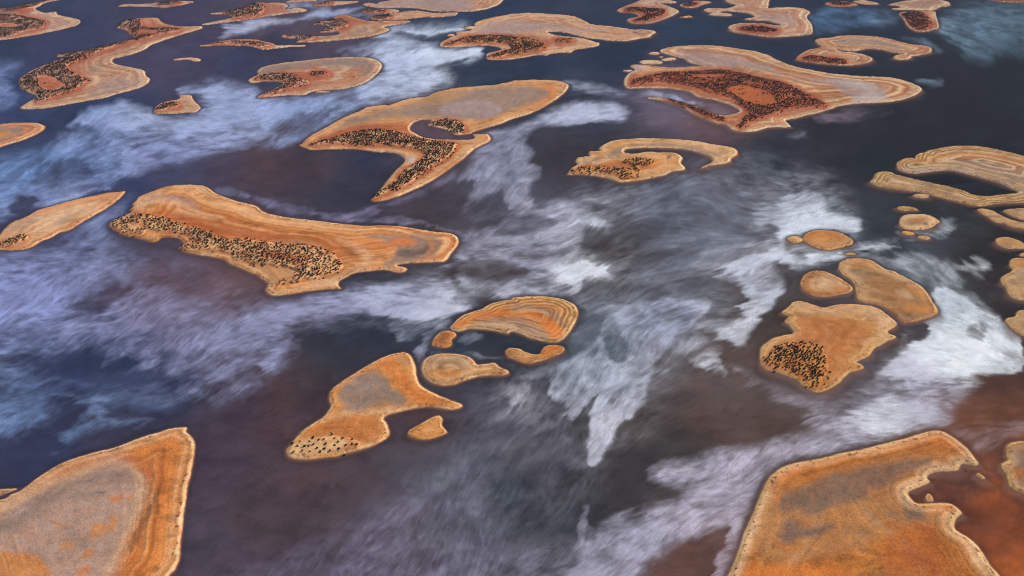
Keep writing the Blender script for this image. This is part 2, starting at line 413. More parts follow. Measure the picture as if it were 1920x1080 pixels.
island('peanut-shaped tan island enclosing a dark lagoon, right of the pale-lobed one', (178, 134, 104),
  T(3,0,'355,300 400,288 480,282 520,272 600,265 720,268 850,280 950,302 1050,328 1150,342 1210,355 1230,372 1215,400 1140,415 1080,425 1075,437 1040,448 970,448 940,435 960,415 1020,405 940,395 860,375 760,368 700,375 640,385 560,378 520,375 560,388 640,395 720,410 780,435 780,455 740,475 660,488 560,492 440,485 320,470 220,455 210,440 240,410 300,375 380,360 400,350 370,330'),
  veg=[T(3,0,'260,440 320,430 420,440 540,455 590,475 530,485 400,470 270,455')],
  paint=[('GREY',.6,5,T(3,0,'560,300 700,285 900,320 1040,365 950,380 850,360 700,350 560,345 480,320')), ('DARK',.7,2,T(3,0,'530,308 570,302 600,310 560,318')), ('RUST',.5,4,T(3,0,'240,440 330,425 560,445 600,475 540,490 400,480'))], band=1.5)
island('shield-shaped scrub-filled islet near the upper right corner', (172, 122, 90),
  T(3,0,'985,105 1010,92 1100,88 1240,85 1260,120 1280,200 1250,220 1180,238 1130,240 1080,220 1040,190 1020,150'),
  veg=[T(3,0,'1010,110 1110,95 1160,105 1200,160 1220,200 1180,220 1130,228 1070,200 1040,150')])
island('flat grey-brown sandbank directly above the shield-shaped islet', (164, 130, 110), T(3,0,'900,35 960,20 1050,5 1200,-15 1350,15 1355,45 1290,52 1250,75 1180,80 1060,75 960,75 930,65 1000,55 950,42'),
  paint=[('GREY',.6,5,T(3,0,'1000,30 1200,10 1300,30 1250,50 1050,50'))])
island('low oval islet with rusty scrub core at the upper edge', FAR, T(3,0,'430,25 480,15 560,10 640,25 670,38 620,48 540,50 460,42'), veg=[T(3,0,'480,25 540,20 630,35 560,45 490,38')])
island('pale flat sandbar just right of the rusty-cored oval islet', (176, 142, 118), T(3,0,'640,10 700,2 760,10 830,25 800,35 720,32 650,18'), band=.3)
island('red-brown shore cut by the upper right corner of the frame', (120, 70, 48), T(3,0,'1660,-14 1700,8 1800,17 1920,18 2050,20 2050,-40 1800,-40'), band=.3)
island('long pale leaf-shaped island at the left edge with one scrub clump', (200, 148, 106),
  T(0,1,'940,362 920,357 820,365 720,385 600,410 480,440 380,470 280,500 190,550 90,590 40,630 0,680 -60,720 -60,790 0,795 100,798 200,790 260,765 310,730 380,705 450,665 520,650 590,605 650,570 710,535 790,490 860,440 910,395'),
  veg=[T(0,1,'-60,745 30,740 100,715 170,692 210,702 190,725 120,755 50,775 -60,765')],
  paint=[('PALE',.7,12,T(0,1,'240,600 350,540 500,490 650,450 750,440 700,490 580,560 450,610 300,660')), ('LILAC',.6,6,T(0,1,'400,610 480,560 520,570 480,600 420,620')), ('ORG',.5,10,T(0,1,'300,520 480,465 700,410 880,375 800,420 600,450 450,490')), ('LILAC',.5,8,T(0,1,'60,640 160,590 280,560 200,620 120,660'))])
island('huge whale-shaped orange island with scrub belly and swirled pale tail', (204, 138, 82),
  T(0,1,'820,600 840,580 900,550 960,525 985,510 975,490 1000,470 995,450 1020,425 1040,400 1090,375 1160,350 1240,320 1340,308 1440,307 1520,315 1570,335 1620,370 1700,405 1800,435 1920,465')+
  T(1,1,'60,510 150,535 260,555 400,570 560,590 700,605 820,615 950,612 1080,618 1220,640 1340,660 1440,668 1500,690 1522,730 1500,780 1460,830 1420,880 1350,888 1260,892 1150,895 1080,905 1060,915 1110,925 1135,940 1110,960 1060,965 960,945 850,955 740,970 680,1000 630,1030 620,1060 640,1085')+
  T(1,2,'560,8 400,25 280,45 150,60 100,50 70,20 75,0')+T(1,1,'85,1045 40,1010 0,980')+
  T(0,1,'1880,970 1800,930 1720,900 1680,870 1620,855 1500,835 1400,815 1350,795 1345,775 1375,755 1370,735 1330,705 1270,700 1210,705 1190,725 1140,738 1080,720 1000,700 920,680 870,650 830,625'),
  veg=[T(0,1,'840,600 900,560 1000,540 1120,550 1250,580 1350,610 1450,640 1580,670 1600,700 1700,730 1800,725 1920,730')+T(1,1,'0,740 150,760 300,770 430,785 540,820 610,860 650,900 640,950 560,985 450,1020 330,1030 230,1045 170,1080 150,1090 180,1050 300,1010 340,980 260,940 150,920 0,910')+
       T(0,1,'1900,900 1800,880 1740,860 1760,830 1700,820 1560,800 1450,800 1370,780 1450,760 1470,740 1430,700 1300,670 1200,665 1100,655 1060,690 980,680 900,660')],
  hole=[T(0,1,'960,620 1020,610 1080,630 1060,650 980,640')],
  paint=[('RED',.85,8,T(0,1,'1240,530 1320,525 1500,590 1650,640 1800,670 1920,700')+T(1,1,'100,705 250,700 300,715 250,735 100,730 0,718')+T(0,1,'1850,705 1650,680 1500,630 1350,580')),
         ('RUST',.6,10,T(0,1,'1000,510 1200,500 1500,560 1800,640 1920,660')+T(1,1,'200,690 450,700 640,760 780,860 740,900 660,880 560,800 400,770 200,750 0,730')+T(0,1,'1700,700 1500,640 1200,540')),
         ('BRN',.6,6,T(1,1,'640,785 700,795 770,830 780,850 720,840 670,810')), ('GREY',.8,6,T(1,1,'820,690 1000,690 1200,685 1330,700 1380,750 1340,830 1250,870 1100,900 980,930 960,890 1050,840 1050,780 950,730')),
         ('ORG',.8,5,T(1,1,'1000,740 1080,710 1180,720 1190,760 1120,770 1030,765')), ('DARK',.7,4,T(1,1,'1060,810 1120,790 1200,800 1280,765 1305,780 1250,840 1150,865 1070,845')),
         ('OCH',.7,4,T(1,1,'1230,700 1320,720 1330,790 1260,850 1300,790 1290,730')), ('LILAC',.7,6,T(0,1,'1060,430 1160,385 1320,395 1420,420 1500,470 1450,460 1330,430 1200,420 1100,440')),
         ('PALE',.7,5,T(0,1,'1020,450 1150,425 1300,430 1420,460 1520,520 1650,570 1520,545 1380,480 1200,450 1050,475')),
         ('PALE',.6,8,T(1,1,'600,720 750,760 850,830 860,890 760,940 820,880 800,830 700,770')), ('TAN',.6,8,T(1,1,'0,920 150,930 260,950 320,985 250,1010 100,1060 60,1010')),
         ('RUST',.6,3,T(1,1,'0,820 120,830 260,860 400,850 420,880 300,900 150,870 0,860')), ('PALE',.5,4,T(1,1,'450,1020 600,1000 700,980 620,1040 600,1070 450,1080 300,1090 400,1050'))], band=1.5, sp=2.8)
island('horseshoe island with orange core and scrub, arm curling over a blue inlet', (196, 140, 84),
  T(2,1,'415,222 450,180 490,155 478,125 500,100 550,95 585,92 575,75 585,55 640,52 665,50 650,35 680,10')+T(2,0,'720,1070 780,1052 880,1042 1000,1038 1150,1040 1300,1050 1420,1065')+
  T(2,1,'1460,-5 1560,10 1640,25 1690,50 1690,85 1650,110 1640,135 1600,150 1500,165 1420,185 1430,170 1480,145 1500,125 1480,100 1440,80 1380,60 1300,42 1200,35 1050,30 950,32 870,38 845,50 850,68 920,72 980,64 1040,58 1100,65 1200,65 1260,85 1280,110 1270,140 1285,165 1300,185 1280,200 1200,210 1150,235 1080,250 980,270 880,285 820,290 770,275 700,255 600,238 500,230 430,232'),
  veg=[T(2,1,'440,215 500,195 620,180 740,190 850,200 950,205 950,235 880,265 820,275 790,245 700,230 560,222'), T(2,1,'830,145 900,122 1000,122 1065,145 1040,170 960,185 930,190 900,165')],
  paint=[('GREY',.8,4,T(2,1,'500,150 620,110 690,120 720,80 760,50 850,25 1000,8 1200,8 1350,20 1450,55 1550,80 1560,100 1480,95 1380,55 1200,22 950,20 850,35 820,75 740,100 600,140')),
         ('RUST',.6,6,T(2,1,'550,170 700,135 850,115 850,150 900,180 800,190 650,175')), ('OCH',.5,6,T(2,1,'1080,90 1240,90 1260,160 1150,200 1000,230 1060,180')),
         ('DARK',.9,1.5,T(2,1,'1160,98 1195,90 1192,108 1170,115')), ('PALE',.5,3,T(2,1,'500,105 600,100 590,130 500,150')), ('MOIST',.6,3,T(2,1,'1430,180 1500,160 1540,150 1500,130 1470,150'))], sp=2.9)
island('big open-jawed tan island around a black lagoon at the right edge', (158, 120, 88),
  T(3,1,'962,155 980,130 1030,110 1080,105 1103,114 1110,90 1140,70 1175,64 1200,50 1250,40 1340,22 1450,13 1580,18 1700,38 1820,65 1920,90 2150,140 2200,400 2100,440 2000,425 1920,440 1800,445 1700,450 1600,468 1520,458 1420,435 1300,405 1200,378 1150,362 1050,355 950,340 850,325 780,300 768,280 788,260 806,225 850,208 920,212 960,230 1050,252 1200,288 1350,318 1470,352 1540,383 1640,393 1750,380 1840,372 1870,360 1820,330 1740,295 1640,265 1520,235 1400,205 1300,200 1200,212 1100,222 1040,215 980,195'),
  paint=[('GREY',.45,5,T(3,1,'1300,150 1500,120 1700,150 1920,210 2100,260 2100,340 1920,330 1700,240 1450,180')), ('WHITE',.5,5,T(3,1,'1000,195 1200,190 1400,190 1600,235 1800,300 1920,360 2000,420 1800,340 1600,270 1400,215 1100,222')),
         ('DARK',.5,3,T(3,1,'1310,370 1380,360 1400,378 1340,382')), ('DARK',.5,3,T(3,1,'1190,310 1230,312 1230,322 1195,322')), ('OCH',.5,6,T(3,1,'980,140 1100,120 1300,85 1500,75 1800,110 1920,140 1920,160 1700,120 1400,100 1150,140')),
         ('TAN',.6,5,T(3,1,'800,290 1000,310 1200,340 1400,400 1600,440 1500,450 1300,400 1000,350'))], band=3.0)
island('low oval shoal under the black lagoon island, half drowned', (172, 138, 104), T(3,1,'1085,392 1110,376 1160,372 1200,382 1208,397 1170,408 1115,404'), band=.3)
island('slanting spindle-shaped tan island at the right edge below the lagoon', (172, 130, 84), T(3,1,'1572,490 1620,485 1680,500 1740,530 1800,560 1850,575 1920,590 2040,610 2040,655 1920,640 1830,625 1770,600 1700,585 1640,545 1590,515'), band=.7)
island('pale tan islet tucked above the slanting spindle at the right edge', (174, 138, 100), T(3,1,'1765,500 1820,488 1920,482 2000,480 2060,530 2000,575 1920,572 1850,550 1790,522'), paint=[('GREY',.4,3,T(3,1,'1850,490 1875,490 1880,520 1860,530'))], band=.5)
island('ochre teardrop islet at the right edge, alone on near-black water', (182, 134, 78), T(3,1,'1705,725 1730,705 1790,700 1860,715 1920,745 1990,760 2000,790 1920,785 1840,785 1770,780 1720,755'), band=.5)
island('knobbly two-lobed tan island cut by the right edge', (170, 130, 84), T(3,1,'1920,860 1870,855 1820,870 1810,910 1830,950 1780,980 1745,1010 1750,1050 1780,1080')+T(3,2,'1810,60 1870,90 1920,95 2050,95')+T(3,1,'2080,950 2000,870'),
  paint=[('GREY',.4,5,T(3,1,'1860,960 1920,950 1920,1060 1860,1060')), ('OCH',.5,4,T(3,1,'1840,870 1920,870 1920,920 1850,940'))], band=.6)
island('ochre nub at the right edge just above the two-lobed island', (182, 138, 82), T(3,1,'1885,830 1920,815 1980,820 1985,845 1920,845 1895,840'), band=.2)
island('rough brown-topped island at the right edge below the two-lobed one', (160, 122, 76), T(3,2,'1920,165 1870,180 1850,215 1800,225 1780,245 1810,290 1860,335 1920,360 2020,370 2060,260 2000,160'), paint=[('GREY',.3,5,T(3,2,'1850,240 1920,220 1920,300 1870,300'))], band=.4)
island('slim yellow islet resting above the round tan islet', (198, 150, 92), T(3,1,'965,482 1000,468 1060,470 1110,485 1125,497 1080,502 1010,500'), band=.4)
island('round tan islet with a curled dark mark and a slim islet on each side', (192, 146, 96), T(3,1,'985,600 1000,550 1050,530 1130,525 1210,535 1270,565 1290,585 1260,605 1220,630 1150,645 1060,645 1000,625'),
  paint=[('BRN',.5,4,T(3,1,'1020,580 1120,570 1180,595 1120,610 1030,615')), ('DARK',.6,1.5,T(3,1,'1160,590 1185,595 1190,612 1160,612'))])
island('bean of sand left-most of the two beans below the round tan islet', (198, 144, 84), T(3,1,'1005,660 1030,652 1090,665 1095,680 1050,685 1015,675'), band=.2)
island('bean of sand right-most of the two beans below the round tan islet', (200, 148, 86), T(3,1,'1122,700 1140,688 1190,690 1218,705 1200,717 1150,715'), band=.2)
island('small round ochre islet touching the left end of the oval ochre island', (200, 146, 86), T(3,1,'145,715 165,695 210,690 250,705 258,725 235,740 180,740'), band=.4)
island('smooth oval ochre island with a notched right end, ringed by white salt', (196, 140, 82), T(3,1,'262,705 290,670 350,650 430,648 520,660 590,690 635,725 630,750 600,765 572,764 575,772 540,780 460,795 380,785 310,755 270,730'),
  paint=[('RUST',.4,4,T(3,1,'300,690 420,670 540,690 580,730 520,720 400,700')), ('DARK',.6,1.5,T(3,1,'590,750 625,742 620,758'))])
island('ochre crumb of sand below the notched oval island', (200, 142, 80), T(3,1,'580,825 610,815 660,825 630,832'), band=.2)
island('egg-shaped ochre island wedged left of the mottled boulder-like one', (180, 130, 80), T(3,1,'245,1040 260,1000 300,965 350,952 430,958 500,985 560,1020 610,1055')+T(3,2,'635,0 632,20 600,40 520,55 450,68 360,65 300,42 262,18 248,-12'),
  paint=[('PALE',.45,6,T(3,1,'330,1020 430,1005 520,1040 560,1080 400,1100 320,1060')), ('OCH',.7,4,T(3,2,'500,0 600,-10 620,15 560,35 500,25')), ('RUST',.5,6,T(3,2,'280,10 400,40 560,50 450,65 330,55'))])
island('boulder-like mottled brown island above the fan-shaped ochre island', (164, 122, 80),
  T(3,1,'525,930 540,890 590,865 670,857 760,870 820,900 880,940 940,955 980,975 1060,1015 1140,1060')+T(3,2,'1165,0 1200,40 1225,80 1240,110 1270,150 1275,195 1240,215 1150,245 1060,262 1010,262 968,228 905,170 820,130 740,115 680,100 658,60 652,0')+T(3,1,'628,1035 570,990 535,955'),
  paint=[('GREY',.35,6,T(3,1,'640,960 720,960 760,1010 700,1020 640,1000')), ('DARK',.6,1.5,T(3,1,'905,960 935,960 935,980 910,980')), ('OCH',.6,6,T(3,2,'1020,140 1180,140 1250,180 1200,195 1100,180 1020,170')), ('OCH',.6,5,T(3,2,'1020,-10 1120,0 1200,60 1210,100 1130,60')),
         ('OCH',.6,5,T(3,1,'560,890 650,870 760,880 860,950 780,920 640,900')), ('PALE',.5,4,T(3,2,'780,15 820,20 850,40 800,30')), ('PALE',.5,4,T(3,2,'960,25 1040,30 1090,80 1000,70')), ('GREY',.4,5,T(3,2,'980,220 1100,225 1230,200 1150,245 1040,262'))], band=.8)
island('fan-shaped ochre island with a round black thicket at its lower end', (186, 128, 70),
  T(3,2,'165,130 190,105 240,98 290,110 350,130 420,148 470,135 560,122 680,125 770,135 840,160 900,205 950,245 970,270 950,295 900,325 910,345 950,360 958,378 900,400 850,430 800,455 770,500 735,525 690,545 665,560 700,572 720,595 690,620 620,635 570,680 520,725 450,765 380,785 330,775 260,735 180,680 80,640 0,620 -40,600 -60,560 -65,500 -50,440 0,400 40,375 120,355 185,342 180,310 150,275 125,262 130,240 155,215 120,200 100,182 130,160'),
  veg=[T(3,2,'-20,560 10,510 60,460 150,430 260,425 340,430 410,480 440,560 440,620 410,690 370,750 320,745 270,690 200,650 120,620 30,605')],
  paint=[('RUST',.55,12,T(3,2,'240,230 400,220 600,260 760,320 700,420 600,520 480,640 460,560 420,470 300,410 120,400 200,340')), ('PALE',.55,6,T(3,2,'180,140 300,150 430,180 600,150 800,170 930,260 850,300 780,240 700,200 500,210 300,200')),
         ('CREAM',.5,2,T(3,2,'580,215 680,240 740,215 760,205 720,245 650,250')), ('OCH',.6,6,T(3,2,'560,590 660,575 700,600 620,620 540,680 440,760 380,780 420,720 500,660'))], band=1.0, sp=2.6)
# --- lower half
island('shell-like island of orange bands arching over a dark lagoon', (200, 140, 80),
  T(1,2,'1455,300 1480,270 1530,220 1600,185 1690,160 1760,120 1850,95 1920,88')+T(2,2,'0,75 100,65 250,65 360,80 430,105 480,140 497,190 480,250 450,310 410,360 360,400 300,410 240,400 150,380 60,345 0,330')+T(1,2,'1880,345 1780,320 1680,310 1600,310 1540,325 1500,325'),
  paint=[('GREY',.6,4,T(2,2,'0,130 150,135 280,165 350,210 370,290 330,260 250,190 100,165 0,165')), ('ORG',.8,4,T(2,2,'0,195 150,190 260,220 340,280 380,330 360,370 290,390 250,330 180,250 80,220 0,225')),
         ('ORG',.7,4,T(1,2,'1480,290 1560,240 1700,180 1920,165 1920,220 1700,230 1600,260 1520,310')), ('GREY',.6,4,T(1,2,'1640,300 1750,235 1920,235')+T(2,2,'100,240 220,310 280,395 200,385 100,350 0,330')+T(1,2,'1800,310')),
         ('PALE',.7,3,T(1,2,'1600,300 1700,270 1850,265 1920,275')+T(2,2,'60,320 0,310')+T(1,2,'1800,295 1680,292'))], band=2.2)
island('little snail-curl islet off the left end of the shell-like island', (200, 146, 88), T(1,2,'1320,415 1340,375 1380,335 1430,320 1480,330 1500,355 1470,390 1470,425 1440,445 1380,445 1330,432'),
  paint=[('BRN',.5,2,T(1,2,'1380,380 1420,360 1440,380 1410,400 1390,430'))], band=.8)
island('slipper-shaped islet closing the mouth of the dark lagoon', (198, 148, 84), T(1,2,'1870,480 1890,455 1920,450')+T(2,2,'60,460 100,480 160,500 210,495 230,455 270,432 330,428 380,440 395,465 370,490 290,525 200,555 130,568 60,555 0,530')+T(1,2,'1890,520'),
  paint=[('ORG',.7,4,T(2,2,'220,470 280,445 360,445 330,480 250,510'))], band=1.0)
island('pale fish-shaped islet with a beak to the right, beside the anvil-shaped island', (192, 148, 100), T(1,2,'1240,580 1260,540 1320,505 1400,492 1500,495 1580,510 1630,540 1660,575 1720,570 1790,562 1830,595 1890,620 1895,645 1840,660 1750,660 1660,670 1560,700 1480,730 1400,735 1320,715 1270,680 1240,630'),
  paint=[('GREY',.5,6,T(1,2,'1300,560 1450,530 1580,560 1560,620 1440,590 1320,610')), ('OCH',.6,6,T(1,2,'1300,640 1420,610 1540,630 1500,680 1380,690'))])
island('anvil-shaped island with grey pan and sparse dotted bushes at its foot', (200, 138, 78),
  T(1,2,'1080,485 1110,482 1150,500 1180,540 1200,600 1210,680 1250,740 1340,790 1420,825 1500,855 1545,875 1535,900 1470,915 1380,905 1290,895 1180,910 1080,930 990,955 960,985 980,1010 1000,1060')+T(1,3,'1005,10 990,40 930,80 840,120 720,155 600,185 480,200 380,210 290,205 240,185 225,150 235,110 280,65 320,20')+T(1,2,'340,1075 420,1020 500,970 550,910 560,880 545,840 550,790 590,740 660,690 740,640 820,590 920,535 1010,500'),
  veg=[T(1,3,'235,150 260,105 340,70 430,55 600,45 720,65 780,90 740,125 640,150 460,180 340,180 260,170')],
  paint=[('GREY',.92,5,T(1,2,'640,760 720,690 820,640 900,630 960,670 1000,740 1090,800 1140,860 1060,890 960,870 880,900 760,930 650,925 660,880 620,840')), ('ORG',.6,8,T(1,2,'900,590 1000,530 1080,600 1160,700 1280,800 1400,860 1300,880 1150,830 1050,740 970,640')),
         ('GREY',.4,4,T(1,2,'1070,530 1130,540 1150,590 1120,600')), ('PALE',.6,6,T(1,2,'480,1010 640,940 800,940 960,900 1100,910 980,950 900,950 760,960 600,980')),
         ('RUST',.5,10,T(1,2,'440,1050 620,975 760,960 900,990 940,1050')+T(1,3,'900,40 800,80 560,30 400,30')), ('CREAM',.5,6,T(1,3,'240,150 340,90 560,75 700,90 620,150 450,170 330,175'))], band=1.0, red=.25, sp=4.6)
island('wedge of sand just right of the anvil-shaped island', (200, 140, 80), T(1,2,'1370,955 1400,985 1395,1030 1430,1075')+T(1,3,'1430,10 1360,40 1280,58 1210,52 1150,30 1140,5')+T(1,2,'1160,1060 1250,1010 1310,975'), band=.6)
island('large orange headland in the lower left with a lilac clay middle', (204, 128, 66),
  T(0,3,'1395,-35 1400,0 1440,40 1465,90 1460,160 1445,250 1425,350 1405,430 1395,530 1380,620 1370,720 1355,850 1350,950 1310,1040 1270,1080 1200,1200 900,1350 0,1450 -400,1450 -400,620 0,510 80,470 150,440 210,400 280,345 380,280 480,225 600,185 720,150 850,120 960,80 1060,40 1180,5 1280,-25'),
  paint=[('MAUVE',.9,14,T(0,3,'-350,620 0,560 200,470 400,370 600,290 800,210 900,200 1000,260 1080,350 1100,430 1060,560 1020,680 950,820 900,950 850,1080 600,1300 -350,1400')), ('PALE',.6,8,T(0,3,'960,260 1060,320 1100,420 1060,560 1000,720 900,920 840,1080 780,1080 880,860 960,680 1020,500 1020,380')),
         ('GREY',.85,8,T(0,3,'-350,740 0,680 150,590 300,480 500,400 650,340 800,300 950,300 1000,330 920,370 750,380 600,420 500,480 350,580 200,680 0,780 -350,860')), ('GREY',.7,5,T(0,3,'520,500 640,440 780,440 820,460 740,490 600,510')),
         ('PALE',.5,6,T(0,3,'-100,560 200,450 450,340 640,270 860,220 700,290 450,380 200,520 0,620')), ('GREY',.4,6,T(0,3,'480,760 600,720 680,780 640,860 540,840')),
         ('OCH',.7,5,T(0,3,'690,720 760,690 820,700 840,640 865,640 870,720 800,760 720,790 690,830')), ('OCH',.65,5,T(0,3,'620,900 700,880 710,920 640,950')), ('OCH',.6,5,T(0,3,'460,850 540,830 550,870 480,880')), ('ORG',.6,5,T(0,3,'830,500 920,470 900,530 840,540')),
         ('OCH',.6,5,T(0,3,'950,490 1000,480 980,530')), ('ORG',.6,5,T(0,3,'580,1050 640,1010 670,1030 620,1090')), ('RUST',.5,4,T(0,3,'390,670 440,680 500,740 460,720')),
         ('OCH',.8,6,T(0,3,'-300,920 150,910 280,940 350,1020 350,1150 -300,1250')), ('BRN',.7,4,T(0,3,'1180,430 1210,450 1150,600 1090,720 1030,850 990,920 960,870 1020,760 1080,640')),
         ('RUST',.55,6,T(0,3,'960,210 1100,195 1210,230 1250,310 1220,430 1160,440 1100,360 1020,270')), ('RUST',.4,6,T(0,3,'930,1000 1080,900 1100,1080 900,1200')), ('DARK',.6,1.5,T(0,3,'640,362 700,355 690,372 650,375')), ('DARK',.6,1.2,T(0,3,'720,460 790,452 780,466 730,470'))], band=1.6)
island('brown crumb of rock on the upper shore of the large orange headland', (170, 128, 96), T(0,3,'-120,450 0,432 60,428 110,424 125,432 60,455 0,478 -100,500'), paint=[('DARK',.6,2,T(0,3,'20,460 70,440 60,460'))], band=.3)
island('largest island, a broad rusty-orange slab with grey pans in the lower right', (184, 114, 54),
  T(2,3,'1590,1130 1640,1030 1690,900 1740,750 1800,620 1860,470 1920,345')+T(3,3,'40,310 100,265 190,235 320,210 440,185 560,155 700,130 850,90 980,60 1080,30 1180,0 1260,-12 1320,0 1390,40 1460,90 1520,150 1560,205 1582,235 1560,258 1500,250 1450,248 1420,295 1300,300 1220,320 1195,345 1215,375 1190,395 1130,420 1060,450 1060,480 1085,515 1120,535 1200,535 1280,530 1370,538 1420,570 1455,610 1440,630 1410,660 1400,720 1440,755 1500,790 1570,850 1620,920 1670,1000 1740,1080 1850,1250 1900,1500 500,1700 -500,1500'),
  paint=[('TAN',.45,12,T(3,3,'60,480 200,420 480,310 800,230 1100,170 1400,200 1400,280 1150,330 1000,430 1080,560 1200,600 1380,660 1400,720 1100,700 900,760 700,880 300,960 -50,960 -100,700')),
         ('DARK',.62,4,T(3,3,'80,560 110,490 200,440 400,370 480,320 600,310 720,270 900,240 1050,215 1200,210 1220,240 1130,280 1040,310 950,370 870,420 760,440 720,500 600,550 450,580 380,620 280,630 240,590 160,600 110,620')),
         ('DARK',.7,6,T(3,3,'110,690 200,660 260,720 400,705 490,690 450,740 380,790 250,800 100,840')), ('DARK',.7,5,T(3,3,'1010,510 1040,540 1040,590 1130,590 1190,650 1100,665 1020,630')), ('GREY',.5,4,T(3,3,'640,770 700,745 740,770 690,785')), ('GREY',.5,4,T(3,3,'890,600 950,620 930,650 900,640')), ('GREY',.4,4,T(3,3,'550,720 600,720 600,750 560,745')),
         ('RUST',.7,12,T(3,3,'860,900 950,760 1100,700 1250,730 1300,850 1330,1000 1300,1150 1200,1250 1000,1250 880,1050')), ('RUST',.5,8,T(3,3,'860,680 950,680 980,720 900,740')), ('ORG',.8,5,T(3,3,'-150,1040 0,1020 200,1000 450,1010 530,1040 540,1100 -150,1250')), ('ORG',.6,4,T(3,3,'60,850 200,870 280,850 240,890 120,890')),
         ('DARK',.5,1.5,T(3,3,'1020,490 1060,500 1090,540 1200,542 1200,548 1085,548 1050,510')), ('ORG',.6,5,T(3,3,'1100,540 1360,545 1430,605 1300,590 1150,580')),
         ('RED',.6,2,T(3,3,'1100,940 1180,960 1270,1060 1250,1070 1160,1000')), ('ORG',.5,8,T(3,3,'20,340 200,250 560,170 900,100 1200,15 1300,20 1400,70 1500,160 1400,130 1200,80 900,150 600,220 300,290 0,440')),
         ('BRN',.5,5,T(3,3,'720,1000 860,940 820,980 740,1020'))], band=1.7)
island('tiny bone-shaped sand crumb off the rusty slab, on red-brown water', (180, 122, 72), T(3,3,'1560,320 1578,308 1600,322 1625,340 1625,355 1600,355 1580,338 1566,334'), band=.2)
island('thumb-sized sand knob in the notch of the rusty slab', (178, 126, 80), T(3,3,'1180,492 1198,464 1222,474 1238,505 1236,522 1212,527 1188,522'), band=.2)
island('mottled olive-tan island cut by the right edge in the lower corner', (150, 104, 60), T(3,3,'1780,110 1820,80 1890,68 2000,72 2100,100 2160,300 2060,470 1950,470 1890,462 1830,430 1800,400 1780,330 1750,280 1745,240 1790,210 1780,180'),
  paint=[('GREY',.6,6,T(3,3,'1830,150 1920,150 2000,250 1920,290 1850,260')), ('GREY',.4,6,T(3,3,'1860,360 1960,340 1960,440 1880,420')), ('RUST',.5,5,T(3,3,'1820,290 1920,290 1960,340 1850,350'))], band=.8)
# --- sand specks off the scrub-maned and the fish-like islands
for lab, p in (('tan pebble of sand nearest the left shoulder of the fish-like island', T(1,0,'1436,262 1460,255 1485,260 1485,270 1450,272')), ('tan loaf of sand behind the back of the fish-like island', T(1,0,'1568,208 1600,198 1650,203 1636,216 1590,220')),
               ('topmost of the pale sand ovals left of the great scrub-maned island', T(2,0,'1025,402 1050,393 1090,393 1107,402 1090,410 1045,410')), ('biggest of the pale sand ovals left of the great scrub-maned island', T(2,0,'958,465 985,453 1060,450 1125,462 1115,478 1050,485 985,480')),
               ('pointed pale sand oval touching the great scrub-maned island', T(2,0,'1122,445 1170,435 1228,437 1215,450 1160,458 1130,455')), ('flattest pale sand oval, left-most beside the great scrub-maned island', T(2,0,'832,530 870,522 905,532 870,540')),
               ('smallest pale sand dot between the ovals by the great scrub-maned island', T(2,0,'1105,426 1120,422 1135,427 1120,432'))):
    island(lab, (206, 168, 130), p, band=.3)
